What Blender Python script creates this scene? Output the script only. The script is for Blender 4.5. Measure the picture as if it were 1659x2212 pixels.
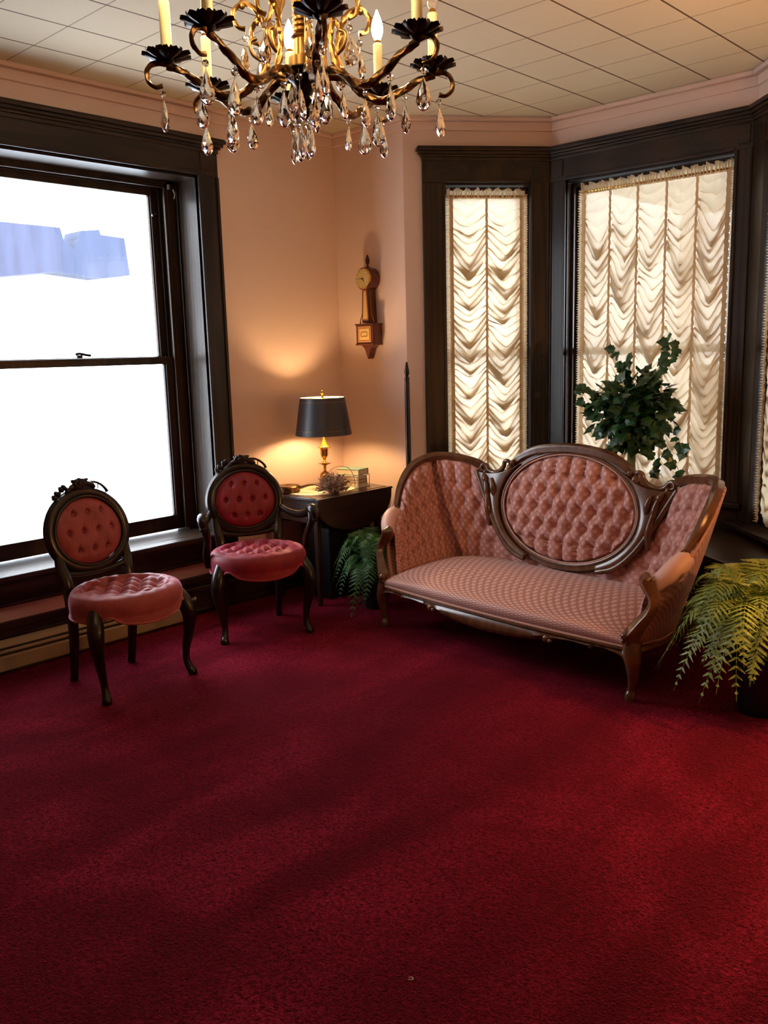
import bpy, math, random
from mathutils import Vector, Matrix
random.seed(7)
PI = math.pi
scn = bpy.context.scene
for o in list(bpy.data.objects):
    bpy.data.objects.remove(o)

# ------------------------------------------------------------------ camera, world, lights, exposure
EYE = 1.464
cam = bpy.data.cameras.new('camera')
cam.sensor_width = 36.0
cam.lens = 1894.5 / 2212 * 36.0
cam.clip_start = 0.02
cam_o = bpy.data.objects.new('camera', cam)
scn.collection.objects.link(cam_o)
_r = Vector((0.73273657, 0.6800085, -0.02618314))
_u = Vector((-0.10163023, 0.14739268, 0.98384282))
_b = Vector((0.67288069, -0.71823661, 0.17710943))
cam_o.matrix_world = Matrix(((_r.x, _u.x, _b.x, 0), (_r.y, _u.y, _b.y, 0), (_r.z, _u.z, _b.z, EYE), (0, 0, 0, 1)))
scn.camera = cam_o

DAY = 12.0            # brightness of the overcast sky outside
BULB = 150.0          # candle bulbs of the chandelier
TABLE_BULB = 400.0
FLOOR_BULB = 2600.0
scn.view_settings.view_transform = 'Standard'
scn.view_settings.look = 'None'
scn.view_settings.gamma = 1.0
scn.view_settings.exposure = 0.25
scn.view_settings.use_curve_mapping = False

world = bpy.data.worlds.new('overcast_sky')
scn.world = world
world.use_nodes = True
_bg = world.node_tree.nodes['Background']
_bg.inputs[0].default_value = (0.86, 0.93, 1.0, 1)
_bg.inputs[1].default_value = DAY

scn.cycles.max_bounces = 10
scn.cycles.transparent_max_bounces = 16
scn.cycles.sample_clamp_indirect = 6.0
scn.cycles.caustics_refractive = False
scn.cycles.caustics_reflective = False

def portal(x, y, z, w, h, nx, ny):
    l = bpy.data.lights.new('window_portal', 'AREA')
    l.shape = 'RECTANGLE'
    l.size = w
    l.size_y = h
    l.cycles.is_portal = True
    o = bpy.data.objects.new('window_portal', l)
    scn.collection.objects.link(o)
    o.location = (x, y, z)
    o.rotation_euler = Vector((nx, ny, 0)).to_track_quat('-Z', 'Z').to_euler()
    return o

# ------------------------------------------------------------------ materials
def srgb(r, g, b):
    f = lambda c: (c / 255 / 12.92) if c / 255 <= 0.04045 else ((c / 255 + 0.055) / 1.055) ** 2.4
    return (f(r), f(g), f(b), 1.0)

class NT:
    def __init__(s, name):
        s.m = bpy.data.materials.new(name)
        s.m.use_nodes = True
        s.t = s.m.node_tree
        s.t.nodes.clear()
        s.out = s.t.nodes.new('ShaderNodeOutputMaterial')
    def n(s, typ, **kw):
        nd = s.t.nodes.new('ShaderNode' + typ)
        for k, v in kw.items():
            if k in nd.inputs.keys() if isinstance(k, str) else False:
                nd.inputs[k].default_value = v
            else:
                setattr(nd, k, v)
        return nd
    def l(s, a, b):
        s.t.links.new(a, b)
    def val(s, sock, v):
        if isinstance(v, (int, float, tuple, list)):
            sock.default_value = v
        else:
            s.l(v, sock)
    def math(s, op, a, b=0.0, c=None):
        nd = s.t.nodes.new('ShaderNodeMath')
        nd.operation = op
        s.val(nd.inputs[0], a)
        s.val(nd.inputs[1], b)
        if c is not None:
            s.val(nd.inputs[2], c)
        return nd.outputs[0]
    def mix(s, f, a, b, typ='MIX'):
        nd = s.t.nodes.new('ShaderNodeMix')
        nd.data_type = 'RGBA'
        nd.blend_type = typ
        s.val(nd.inputs[0], f)
        s.val(nd.inputs[6], a)
        s.val(nd.inputs[7], b)
        return nd.outputs[2]
    def coords(s, which='Object', scale=(1, 1, 1)):
        tc = s.t.nodes.new('ShaderNodeTexCoord')
        mp = s.t.nodes.new('ShaderNodeMapping')
        mp.inputs['Scale'].default_value = scale
        s.l(tc.outputs[which], mp.inputs[0])
        return mp.outputs[0]
    def noise(s, co, scale, detail=4.0, rough=0.5, dist=0.0):
        nd = s.t.nodes.new('ShaderNodeTexNoise')
        s.l(co, nd.inputs['Vector'])
        nd.inputs['Scale'].default_value = scale
        nd.inputs['Detail'].default_value = detail
        nd.inputs['Roughness'].default_value = rough
        nd.inputs['Distortion'].default_value = dist
        return nd.outputs[0]
    def ramp(s, f, stops):
        nd = s.t.nodes.new('ShaderNodeValToRGB')
        s.l(f, nd.inputs[0])
        e = nd.color_ramp.elements
        while len(e) < len(stops):
            e.new(0.5)
        for i, (p, c) in enumerate(stops):
            e[i].position = p
            e[i].color = c
        return nd.outputs[0]
    def bump(s, h, strength=0.3, dist=0.01):
        nd = s.t.nodes.new('ShaderNodeBump')
        nd.inputs['Strength'].default_value = strength
        nd.inputs['Distance'].default_value = dist
        s.l(h, nd.inputs['Height'])
        return nd.outputs[0]
    def bsdf(s, col, rough=0.5, metal=0.0, normal=None, **kw):
        p = s.t.nodes.new('ShaderNodeBsdfPrincipled')
        s.val(p.inputs['Base Color'], col)
        s.val(p.inputs['Roughness'], rough)
        p.inputs['Metallic'].default_value = metal
        if normal is not None:
            s.l(normal, p.inputs['Normal'])
        for k, v in kw.items():
            s.val(p.inputs[k.replace('_', ' ')], v)
        s.l(p.outputs[0], s.out.inputs[0])
        return p

def grey(v):
    return (v, v, v, 1)

def wood(name, c1, c2, rough=0.3, axis='Z', scale=1.0, coat=0.05, bump=0.3):
    t = NT(name)
    sc = {'Z': (9, 9, 0.7), 'X': (0.7, 9, 9), 'Y': (9, 0.7, 9), 'O': (3, 3, 3)}[axis]
    co = t.coords('Object', tuple(k * scale for k in sc))
    a = t.noise(co, 2.2, 6, 0.6, 1.2)
    w = t.t.nodes.new('ShaderNodeTexWave')
    t.l(co, w.inputs[0])
    w.inputs['Scale'].default_value = 1.2
    w.inputs['Distortion'].default_value = 9
    w.inputs['Detail'].default_value = 3
    f = t.mix(0.12 if axis == 'O' else 0.45, a, w.outputs[1])
    fine = t.noise(t.coords('Object', tuple(k * 10 * scale for k in sc)), 3, 3)
    col = t.ramp(f, [(0.3, c1), (0.7, c2)])
    col = t.mix(0.35, col, t.mix(fine, c1, c2))
    b = t.bump(t.mix(0.5, f, fine), bump, 0.002)
    t.bsdf(col, rough, 0, b, Coat_Weight=coat, Coat_Roughness=0.15, Specular_IOR_Level=0.3)
    return t.m

M = {}
M['dark_v'] = wood('dark_oak_upright', srgb(18, 11, 8), srgb(52, 34, 22), 0.36, 'Z')
M['dark_h'] = wood('dark_oak_level', srgb(18, 11, 8), srgb(52, 34, 22), 0.36, 'Y')
M['dark_x'] = wood('dark_oak_along', srgb(18, 11, 8), srgb(52, 34, 22), 0.36, 'X')
M['walnut'] = wood('polished_walnut', srgb(66, 38, 22), srgb(112, 70, 42), 0.26, 'O', 1.5, 0.5, 0.12)
M['black_wood'] = wood('black_lacquered_wood', srgb(14, 8, 6), srgb(28, 16, 12), 0.3, 'O', 1.5, 0.2, 0.15)
M['mahogany'] = wood('mahogany', srgb(30, 15, 11), srgb(52, 28, 20), 0.3, 'Y', 1.0, 0.4)
M['clock_wood'] = wood('clock_mahogany', srgb(64, 24, 16), srgb(96, 42, 30), 0.35, 'Z', 2, 0.3)

def simple(name, col, rough=0.5, metal=0.0, **kw):
    t = NT(name)
    t.bsdf(col, rough, metal, None, **kw)
    return t.m

def paint(name, col, b=0.08):
    t = NT(name)
    co = t.coords('Object')
    n1 = t.noise(co, 3, 3)
    n2 = t.noise(co, 140, 3)
    c = t.mix(t.math('MULTIPLY', n1, 0.25), col, tuple(k * 0.8 for k in col[:3]) + (1,))
    t.bsdf(c, 0.6, 0, t.bump(n2, b, 0.003))
    return t.m
M['peach'] = paint('peach_wall_paint', srgb(226, 194, 178))
M['cream_metal'] = paint('cream_enamel', srgb(160, 140, 108), 0.02)

def ceiling_mat():
    t = NT('ceiling_tile')
    tc = t.t.nodes.new('ShaderNodeTexCoord')
    sx = t.t.nodes.new('ShaderNodeSeparateXYZ')
    t.l(tc.outputs['Object'], sx.inputs[0])
    P = 0.3048
    def line(c, off):
        a = t.math('DIVIDE', t.math('SUBTRACT', c, off), P)
        f = t.math('FRACT', t.math('ADD', a, 100.5))
        d = t.math('ABSOLUTE', t.math('SUBTRACT', f, 0.5))
        return d
    dx = line(sx.outputs[0], -2.357)
    dy = line(sx.outputs[1], 4.1317)
    d = t.math('MINIMUM', dx, dy)
    ln = t.math('MAXIMUM', t.math('LESS_THAN', dx, 0.015), t.math('MULTIPLY', t.math('LESS_THAN', dy, 0.011), 0.6))
    co = t.coords('Object', (1, 1, 1))
    n1 = t.noise(co, 2.0, 3)
    n2 = t.noise(t.coords('Object', (40, 260, 1)), 1.0, 3)
    base = t.mix(n1, srgb(228, 216, 190), srgb(216, 202, 174))
    base = t.mix(t.math('MULTIPLY', n2, 0.3), base, srgb(196, 180, 150))
    col = t.mix(ln, base, srgb(92, 66, 44))
    h = t.math('ADD', t.math('MULTIPLY', t.math('MINIMUM', d, 0.04), 8.0), t.math('MULTIPLY', n2, 0.05))
    t.bsdf(col, 0.75, 0, t.bump(h, 0.6, 0.006))
    return t.m
M['ceiling'] = ceiling_mat()

def carpet_mat():
    t = NT('red_pile_carpet')
    co = t.coords('Object')
    big = t.noise(co, 1.3, 3, 0.55, 1.2)
    mp = t.t.nodes.new('ShaderNodeMapping')
    mp.inputs['Rotation'].default_value = (0, 0, 0.75)
    mp.inputs['Scale'].default_value = (2.6, 0.55, 1)
    t.l(co, mp.inputs[0])
    streak = t.noise(mp.outputs[0], 1.2, 2, 0.5, 0.6)
    mid = t.noise(co, 22, 4, 0.6)
    fine = t.noise(co, 85, 4, 0.72, 0.8)
    tuft = t.t.nodes.new('ShaderNodeTexVoronoi')
    t.l(co, tuft.inputs['Vector'])
    tuft.inputs['Scale'].default_value = 140
    nap = t.math('ADD', t.math('MULTIPLY', big, 0.45), t.math('MULTIPLY', streak, 0.55))
    c = t.ramp(nap, [(0.38, srgb(98, 9, 27)), (0.50, srgb(136, 18, 42)), (0.62, srgb(186, 38, 68))])
    c = t.mix(t.math('MULTIPLY', mid, 0.4), c, srgb(112, 8, 26))
    c = t.mix(t.ramp(fine, [(0.42, grey(0)), (0.60, grey(0.9))]), c, srgb(76, 5, 20))
    h = t.math('ADD', t.math('MULTIPLY', fine, -2.2), t.math('MULTIPLY', tuft.outputs[0], -0.8))
    h = t.math('ADD', h, t.math('MULTIPLY', mid, 1.5))
    b = t.bump(h, 1.0, 0.02)
    t.bsdf(c, 0.95, 0, b, Sheen_Weight=0.35, Sheen_Roughness=0.45, Sheen_Tint=srgb(200, 60, 90), Specular_IOR_Level=0.05)
    return t.m
M['carpet'] = carpet_mat()

def fabric_pattern(name, base, dot, line=None, sx=0.034, sy=0.034, r0=0.2, uvrot=0):
    t = NT(name)
    tc = t.t.nodes.new('ShaderNodeTexCoord')
    sp = t.t.nodes.new('ShaderNodeSeparateXYZ')
    t.l(tc.outputs['UV'], sp.inputs[0])
    u = t.math('DIVIDE', sp.outputs[0], sx)
    v = t.math('DIVIDE', sp.outputs[1], sy)
    def dist(off):
        fu = t.math('SUBTRACT', t.math('FRACT', t.math('ADD', u, 50 + off)), 0.5)
        fv = t.math('SUBTRACT', t.math('FRACT', t.math('ADD', v, 50 + off)), 0.5)
        ang = t.math('ARCTAN2', fv, fu)
        pet = t.math('MULTIPLY', t.math('COSINE', t.math('MULTIPLY', ang, 5)), 0.06)
        r = t.math('SQRT', t.math('ADD', t.math('MULTIPLY', fu, fu), t.math('MULTIPLY', fv, fv)))
        return t.math('SUBTRACT', r, pet)
    d = t.math('MINIMUM', dist(0.0), dist(0.5))
    mask = t.t.nodes.new('ShaderNodeMapRange')
    mask.inputs['From Min'].default_value = r0 + 0.05
    mask.inputs['From Max'].default_value = r0 - 0.05
    t.l(d, mask.inputs[0])
    m = mask.outputs[0]
    co = t.coords('UV')
    weave = t.noise(t.coords('UV', (1, 6, 1)), 500, 2)
    n = t.noise(co, 12, 3)
    b0 = t.mix(t.math('MULTIPLY', n, 0.4), base, tuple(k * 0.75 for k in base[:3]) + (1,))
    c = t.mix(t.math('MULTIPLY', m, 0.88), b0, dot)
    c = t.mix(t.math('MULTIPLY', weave, 0.3), c, tuple(k * 0.7 for k in base[:3]) + (1,))
    t.bsdf(c, t.mix(m, grey(0.62), grey(0.45)), 0, t.bump(t.math('ADD', weave, m), 0.25, 0.001), Sheen_Weight=0.25, Sheen_Roughness=0.4)
    return t.m
M['rose_damask'] = fabric_pattern('dusty_rose_damask', srgb(170, 112, 102), srgb(226, 180, 164), sx=0.042, sy=0.044, r0=0.24)
M['rose_tuft'] = fabric_pattern('dusty_rose_tufted', srgb(184, 120, 110), srgb(214, 164, 150), sx=0.04, sy=0.044, r0=0.22)
M['gimp'] = simple('pale_rose_gimp', srgb(188, 136, 118), 0.7)

def velvet(name, c, dark, sheen):
    t = NT(name)
    co = t.coords('Object')
    n = t.noise(co, 18, 4, 0.6)
    f = t.noise(t.coords('Object', (220, 220, 40)), 1.0, 3)
    col = t.ramp(n, [(0.3, dark), (0.7, c)])
    col = t.mix(t.math('MULTIPLY', f, 0.3), col, dark)
    t.bsdf(col, 0.55, 0, t.bump(t.math('ADD', f, n), 0.15, 0.003), Sheen_Weight=1.0, Sheen_Roughness=0.3, Sheen_Tint=sheen)
    return t.m
M['velvet_rose'] = velvet('rose_velvet', srgb(168, 74, 72), srgb(134, 50, 52), srgb(230, 160, 190))
M['velvet_red'] = velvet('crimson_velvet', srgb(150, 24, 44), srgb(116, 14, 30), srgb(230, 110, 150))

M['brass'] = simple('polished_brass', srgb(205, 152, 70), 0.18, 1.0)
M['gold'] = simple('antique_gold', srgb(168, 128, 72), 0.36, 1.0)
M['iron'] = simple('black_iron', srgb(44, 36, 34), 0.32, 0.85)
def bronze():
    t = NT('aged_bronze')
    n = t.noise(t.coords('Object'), 60, 4)
    c = t.ramp(n, [(0.35, srgb(58, 42, 30)), (0.65, srgb(132, 98, 60))])
    t.bsdf(c, 0.34, 1.0, t.bump(n, 0.4, 0.002))
    return t.m
M['bronze'] = bronze()
M['candle'] = simple('cream_candle_sleeve', srgb(238, 222, 170), 0.4, 0, Subsurface_Weight=0.0)
M['white_paint'] = simple('white_paint', srgb(215, 210, 200), 0.5)
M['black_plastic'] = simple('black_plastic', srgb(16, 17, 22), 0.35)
M['screw'] = simple('tarnished_metal', srgb(120, 118, 116), 0.4, 0.8)

def emit(name, col, s):
    t = NT(name)
    e = t.t.nodes.new('ShaderNodeEmission')
    e.inputs[0].default_value = col
    e.inputs[1].default_value = s
    t.l(e.outputs[0], t.out.inputs[0])
    return t.m
M['flame'] = emit('lit_candle_bulb', (1.0, 0.74, 0.44, 1), BULB)
M['bulb'] = emit('lit_table_bulb', (1.0, 0.65, 0.31, 1), TABLE_BULB)

def glass(name, rough=0.0, col=(1, 1, 1, 1)):
    t = NT(name)
    g = t.t.nodes.new('ShaderNodeBsdfGlass')
    g.inputs['Color'].default_value = col
    g.inputs['Roughness'].default_value = rough
    g.inputs['IOR'].default_value = 1.52
    t.l(g.outputs[0], t.out.inputs[0])
    return t.m
M['crystal'] = glass('cut_crystal')
def pane():
    t = NT('window_glass')
    a = t.t.nodes.new('ShaderNodeBsdfTransparent')
    b = t.t.nodes.new('ShaderNodeBsdfGlossy')
    b.inputs['Roughness'].default_value = 0.02
    mx = t.t.nodes.new('ShaderNodeMixShader')
    mx.inputs[0].default_value = 0.05
    t.l(a.outputs[0], mx.inputs[1])
    t.l(b.outputs[0], mx.inputs[2])
    t.l(mx.outputs[0], t.out.inputs[0])
    return t.m
M['pane'] = pane()

def sheer(name, col, tr):
    t = NT(name)
    n = t.noise(t.coords('Object'), 300, 2)
    d = t.t.nodes.new('ShaderNodeBsdfDiffuse')
    d.inputs['Color'].default_value = col
    r = t.t.nodes.new('ShaderNodeBsdfTranslucent')
    r.inputs['Color'].default_value = col
    s = t.t.nodes.new('ShaderNodeBsdfTransparent')
    m1 = t.t.nodes.new('ShaderNodeMixShader')
    m1.inputs[0].default_value = 0.24
    t.l(d.outputs[0], m1.inputs[1])
    t.l(r.outputs[0], m1.inputs[2])
    m2 = t.t.nodes.new('ShaderNodeMixShader')
    m2.inputs[0].default_value = tr
    t.l(m1.outputs[0], m2.inputs[1])
    t.l(s.outputs[0], m2.inputs[2])
    t.l(m2.outputs[0], t.out.inputs[0])
    return t.m
M['sheer'] = sheer('ivory_sheer_cloth', srgb(228, 210, 178), 0.02)
M['tape'] = sheer('ivory_gathering_tape', srgb(204, 172, 132), 0.0)

def leaf(name, c1, c2, rough=0.5, tr=0.25):
    t = NT(name)
    n = t.noise(t.coords('Object'), 14, 3)
    col = t.ramp(n, [(0.35, c1), (0.65, c2)])
    p = t.bsdf(col, rough, 0)
    r = t.t.nodes.new('ShaderNodeBsdfTranslucent')
    t.l(col, r.inputs[0])
    mx = t.t.nodes.new('ShaderNodeMixShader')
    mx.inputs[0].default_value = tr
    t.l(p.outputs[0], mx.inputs[1])
    t.l(r.outputs[0], mx.inputs[2])
    t.l(mx.outputs[0], t.out.inputs[0])
    return t.m
M['fern_light'] = leaf('yellow_green_fern', srgb(104, 122, 52), srgb(150, 164, 76))
M['fern_dark'] = leaf('green_fern', srgb(46, 88, 46), srgb(84, 130, 66))
M['ivy'] = leaf('dark_green_ivy', srgb(22, 52, 26), srgb(44, 84, 44), 0.3, 0.12)
M['stem'] = simple('pale_green_stem', srgb(120, 130, 80), 0.6)
M['dried'] = leaf('dried_flower', srgb(112, 86, 74), srgb(156, 128, 116), 0.8, 0.1)
M['wicker'] = simple('brown_wicker', srgb(120, 80, 44), 0.6)
M['lace'] = simple('cream_lace', srgb(236, 214, 178), 0.8)
M['paper'] = simple('aged_paper', srgb(214, 196, 160), 0.7)
M['green_cover'] = simple('pale_green_book_cloth', srgb(118, 146, 128), 0.7)
M['brown_cover'] = simple('brown_book_cloth', srgb(112, 62, 40), 0.7)
M['cream_cover'] = simple('cream_book_cloth', srgb(206, 176, 128), 0.7)
M['shade_out'] = simple('charcoal_shade_card', srgb(46, 42, 46), 0.42)
M['shade_in'] = simple('white_shade_lining', srgb(246, 232, 200), 0.6)
M['dial'] = simple('ivory_dial', srgb(206, 180, 120), 0.3)
M['ink'] = simple('black_ink', srgb(30, 20, 16), 0.5)
M['gilt_glass'] = simple('cream_painted_glass', srgb(222, 184, 116), 0.25)
M['tan_glass'] = simple('tan_painted_border', srgb(196, 140, 96), 0.3)
M['soil'] = simple('potting_soil', srgb(40, 28, 20), 0.9)
M['navy_pot'] = simple('dark_navy_pot', srgb(14, 18, 34), 0.3)

# ------------------------------------------------------------------ mesh helpers
class MB:
    def __init__(s):
        s.v = []; s.f = []; s.uv = {}
    def add(s, vs, fs, uvs=None):
        o = len(s.v)
        s.v += [tuple(p) for p in vs]
        for k, f in enumerate(fs):
            if uvs:
                s.uv[len(s.f)] = [uvs[i] for i in f]
            s.f.append([i + o for i in f])
    def box(s, c, size, rz=0.0, taper=1.0):
        cx, cy, cz = c; a, b, h = [k / 2 for k in size]
        vs = []
        for dz, k in ((-h, taper), (h, 1.0)):
            for dx, dy in ((-a, -b), (a, -b), (a, b), (-a, b)):
                x, y = dx * k, dy * k
                vs.append((cx + x * math.cos(rz) - y * math.sin(rz), cy + x * math.sin(rz) + y * math.cos(rz), cz + dz))
        s.add(vs, [(3, 2, 1, 0), (4, 5, 6, 7), (0, 1, 5, 4), (1, 2, 6, 5), (2, 3, 7, 6), (3, 0, 4, 7)])
        return s
    def hexa(s, pts):
        s.add(pts, [(3, 2, 1, 0), (4, 5, 6, 7), (0, 1, 5, 4), (1, 2, 6, 5), (2, 3, 7, 6), (3, 0, 4, 7)])
        return s
    def tube(s, path, rad, n=10, closed=False, lobes=0, amp=0.0, twist=0.0, flat=1.0, up=None, square=False):
        P = [Vector(p) for p in path]
        m = len(P)
        if not hasattr(rad, '__len__'):
            rad = [rad] * m
        T = []
        for i in range(m):
            a = P[(i - 1) % m] if (closed or i > 0) else P[i]
            b = P[(i + 1) % m] if (closed or i < m - 1) else P[i]
            d = b - a
            T.append(d.normalized() if d.length > 1e-9 else Vector((0, 0, 1)))
        nrm = Vector(up) if up is not None else (Vector((0, 0, 1)) if abs(T[0].z) < 0.9 else Vector((1, 0, 0)))
        vs = []; L = 0
        for i in range(m):
            t = T[i]
            if up is not None:
                nrm = Vector(up)
            nrm = (nrm - t * nrm.dot(t))
            nrm = nrm.normalized() if nrm.length > 1e-6 else t.orthogonal().normalized()
            bn = t.cross(nrm)
            if i:
                L += (P[i] - P[i - 1]).length
            for k in range(n):
                th = 2 * PI * k / n
                r = rad[i] * (1 + (amp * math.cos(lobes * th + twist * L) if lobes else 0))
                cc, ss = math.cos(th), math.sin(th)
                if square:
                    q = max(abs(cc), abs(ss)); cc /= q; ss /= q
                vs.append(P[i] + nrm * (r * cc) + bn * (r * flat * ss))
        fs = []
        for i in range(m if closed else m - 1):
            j = (i + 1) % m
            for k in range(n):
                l = (k + 1) % n
                fs.append((i * n + k, i * n + l, j * n + l, j * n + k))
        if not closed:
            fs.append(tuple(range(n))[::-1]); fs.append(tuple((m - 1) * n + k for k in range(n)))
        s.add(vs, fs)
        return s
    def lathe(s, prof, c=(0, 0, 0), n=24, cap=True, scale=(1, 1), rot=0.0):
        vs = []; m = len(prof)
        for r, z in prof:
            for k in range(n):
                a = 2 * PI * k / n + rot
                vs.append((c[0] + r * math.cos(a) * scale[0], c[1] + r * math.sin(a) * scale[1], c[2] + z))
        fs = []
        for i in range(m - 1):
            for k in range(n):
                l = (k + 1) % n
                fs.append((i * n + k, i * n + l, (i + 1) * n + l, (i + 1) * n + k))
        if cap:
            fs.append(tuple(range(n))[::-1]); fs.append(tuple((m - 1) * n + k for k in range(n)))
        s.add(vs, fs)
        return s
    def ball(s, c, r, n=12, m=8, rotm=None):
        if not hasattr(r, '__len__'):
            r = (r, r, r)
        vs = []; fs = []
        for i in range(m + 1):
            ph = PI * i / m
            for k in range(n):
                th = 2 * PI * k / n
                p = Vector((r[0] * math.sin(ph) * math.cos(th), r[1] * math.sin(ph) * math.sin(th), r[2] * math.cos(ph)))
                if rotm is not None:
                    p = rotm @ p
                vs.append((c[0] + p.x, c[1] + p.y, c[2] + p.z))
        for i in range(m):
            for k in range(n):
                l = (k + 1) % n
                fs.append((i * n + k, (i + 1) * n + k, (i + 1) * n + l, i * n + l))
        s.add(vs, fs)
        return s
    def grid(s, fn, nu, nv, uv=None, closeu=False, flip=False):
        vs = []; uvs = []
        for j in range(nv + 1):
            for i in range(nu + (0 if closeu else 1)):
                a, b = i / nu, j / nv
                vs.append(fn(a, b)); uvs.append(uv(a, b) if uv else (a, b))
        w = nu if closeu else nu + 1
        fs = []
        for j in range(nv):
            for i in range(nu):
                k = (i + 1) % w if closeu else i + 1
                f = (j * w + i, j * w + k, (j + 1) * w + k, (j + 1) * w + i)
                fs.append(f[::-1] if flip else f)
        s.add(vs, fs, uvs)
        return s
    def prism(s, pts, d0, d1, mp):
        n = len(pts)
        vs = [mp(p, d0) for p in pts] + [mp(p, d1) for p in pts]
        fs = [tuple(range(n))[::-1], tuple(range(n, 2 * n))]
        fs += [(i, (i + 1) % n, n + (i + 1) % n, n + i) for i in range(n)]
        s.add(vs, fs)
        return s
    def build(s, name, mat, parent=None, smooth=True, bevel=0.0, sub=0, angle=40):
        me = bpy.data.meshes.new(name)
        me.from_pydata(s.v, [], s.f)
        if s.uv:
            ul = me.uv_layers.new(name='UVMap')
            for p in me.polygons:
                u = s.uv.get(p.index)
                if u:
                    for li, q in zip(p.loop_indices, u):
                        ul.data[li].uv = q
        me.validate(); me.update()
        if smooth:
            for p in me.polygons:
                p.use_smooth = True
            if angle < 180:
                me.set_sharp_from_angle(angle=math.radians(angle))
        o = bpy.data.objects.new(name, me)
        scn.collection.objects.link(o)
        if mat is not None:
            me.materials.append(M[mat] if isinstance(mat, str) else mat)
        if parent is not None:
            o.parent = parent
        if bevel:
            b = o.modifiers.new('bevel', 'BEVEL')
            b.width = bevel; b.segments = 2; b.limit_method = 'ANGLE'; b.angle_limit = math.radians(35)
        if sub:
            m = o.modifiers.new('sub', 'SUBSURF')
            m.levels = m.render_levels = sub
        return o

def thing(name, label, cat, loc=(0, 0, 0), rz=0.0, group=None):
    o = bpy.data.objects.new(name, None)
    scn.collection.objects.link(o)
    o.empty_display_size = 0.05
    o.location = loc; o.rotation_euler = (0, 0, rz)
    return tag(o, label, cat, group)
def tag(o, label, cat, group=None):
    o['label'] = label; o['category'] = cat
    if group:
        o['group'] = group
    return o
def struct(o):
    o['kind'] = 'structure'
    return o

def catmull(pts, k=8, closed=False):
    P = [Vector(p) for p in pts]; n = len(P); out = []
    for i in range(n if closed else n - 1):
        g = lambda j: P[j % n] if closed else P[max(0, min(n - 1, j))]
        a, b, c, d = g(i - 1), g(i), g(i + 1), g(i + 2)
        for q in range(k):
            t = q / k
            out.append(0.5 * ((2 * b) + (c - a) * t + (2 * a - 5 * b + 4 * c - d) * t * t + (3 * b - a - 3 * c + d) * t ** 3))
    if not closed:
        out.append(P[-1])
    return out
def crm(pts, rads, k=8):
    q = catmull([(r, 0, 0) for r in rads], k)
    return catmull(pts, k), [max(1e-4, p.x) for p in q]
def interp(ctrl, s):
    n = len(ctrl) - 1
    x = min(max(s * n, 0), n - 1e-9); i = int(x); t = x - i
    g = lambda j: Vector(ctrl[max(0, min(n, j))])
    a, b, c, d = g(i - 1), g(i), g(i + 1), g(i + 2)
    return 0.5 * ((2 * b) + (c - a) * t + (2 * a - 5 * b + 4 * c - d) * t * t + (3 * b - a - 3 * c + d) * t ** 3)

# ------------------------------------------------------------------ room shell
CEIL = 2.822
A = Vector((-3.604, 4.09, 0)); B = Vector((-3.035, 4.80, 0)); C = Vector((-1.815, 4.80, 0)); D = Vector((-1.105, 4.09, 0))
class Wall:
    def __init__(s, p0, p1, flipn=False):
        s.p = Vector((p0[0], p0[1], 0)); e = Vector((p1[0], p1[1], 0))
        s.d = (e - s.p).normalized(); s.L = (e - s.p).length
        s.n = Vector((s.d.y, -s.d.x, 0))        # into the room
    def at(s, u, d, z):
        return s.p + s.d * u + s.n * d + Vector((0, 0, z))
    def slab(s, mb, u0, u1, d0, d1, z0, z1, m0=0.0, m1=0.0):
        # m0 / m1: mitre shift of the room-side edge at either end
        mb.hexa([s.at(u0, d0, z0), s.at(u1, d0, z0), s.at(u1 + m1, d1, z0), s.at(u0 + m0, d1, z0),
                 s.at(u0, d0, z1), s.at(u1, d0, z1), s.at(u1 + m1, d1, z1), s.at(u0 + m0, d1, z1)])
WL = Wall((-4.19, -2.6), (-4.19, 4.09))
WR = Wall((-4.19, 4.09), A)
W1 = Wall(A, B); W2 = Wall(B, C); W3 = Wall(C, D)
WB = Wall(D, (2.4, 4.09)); WE = Wall((2.4, 4.09), (2.4, -2.6)); WF = Wall((2.4, -2.6), (-4.19, -2.6))
YL = 2.6   # u = Y + YL along the left wall

def wall(name, w, holes, mat='peach', th=0.32, e0=0.0, e1=0.0):
    mb = MB()
    us = -e0
    for (u0, u1, z0, z1) in holes:
        u0 -= 0.02; u1 += 0.02; z0 -= 0.0125; z1 += 0.01
        w.slab(mb, us, u0, -th, 0, 0, CEIL)
        w.slab(mb, u0, u1, -th, 0, 0, z0)
        w.slab(mb, u0, u1, -th, 0, z1, CEIL)
        us = u1
    w.slab(mb, us, w.L + e1, -th, 0, 0, CEIL)
    return struct(mb.build(name, mat, smooth=False))

H1 = (1.68 + YL, 3.022 + YL, 0.45, 2.455)
S1 = (0.245, 0.775, 0.60, 2.455)
S2 = (0.115, 1.12, 0.60, 2.455)
S3 = (0.17, 0.86, 0.50, 2.455)
HB = (1.0, 2.1, 0.5, 2.455)
wall('wall_left', WL, [H1], e0=0.3, e1=0.3)
wall('wall_rear', WR, [], e1=0.0, th=0.1)
wall('wall_bay_left', W1, [S1], e1=0.0, th=0.16)
wall('wall_bay_center', W2, [S2], th=0.16, e0=0.1, e1=0.1)
wall('wall_bay_right', W3, [S3], th=0.16)
wall('wall_rear_right', WB, [], th=0.1)
wall('wall_right', WE, [], th=0.1)
wall('wall_front', WF, [], th=0.1)
mb = MB(); mb.box((-0.9, 1.2, -0.05), (7.4, 8.0, 0.1))
struct(mb.build('floor', 'carpet', smooth=False))
mb = MB(); mb.box((-0.9, 1.2, CEIL + 0.05), (7.4, 8.0, 0.1))
struct(mb.build('ceiling', 'ceiling', smooth=False))

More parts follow.
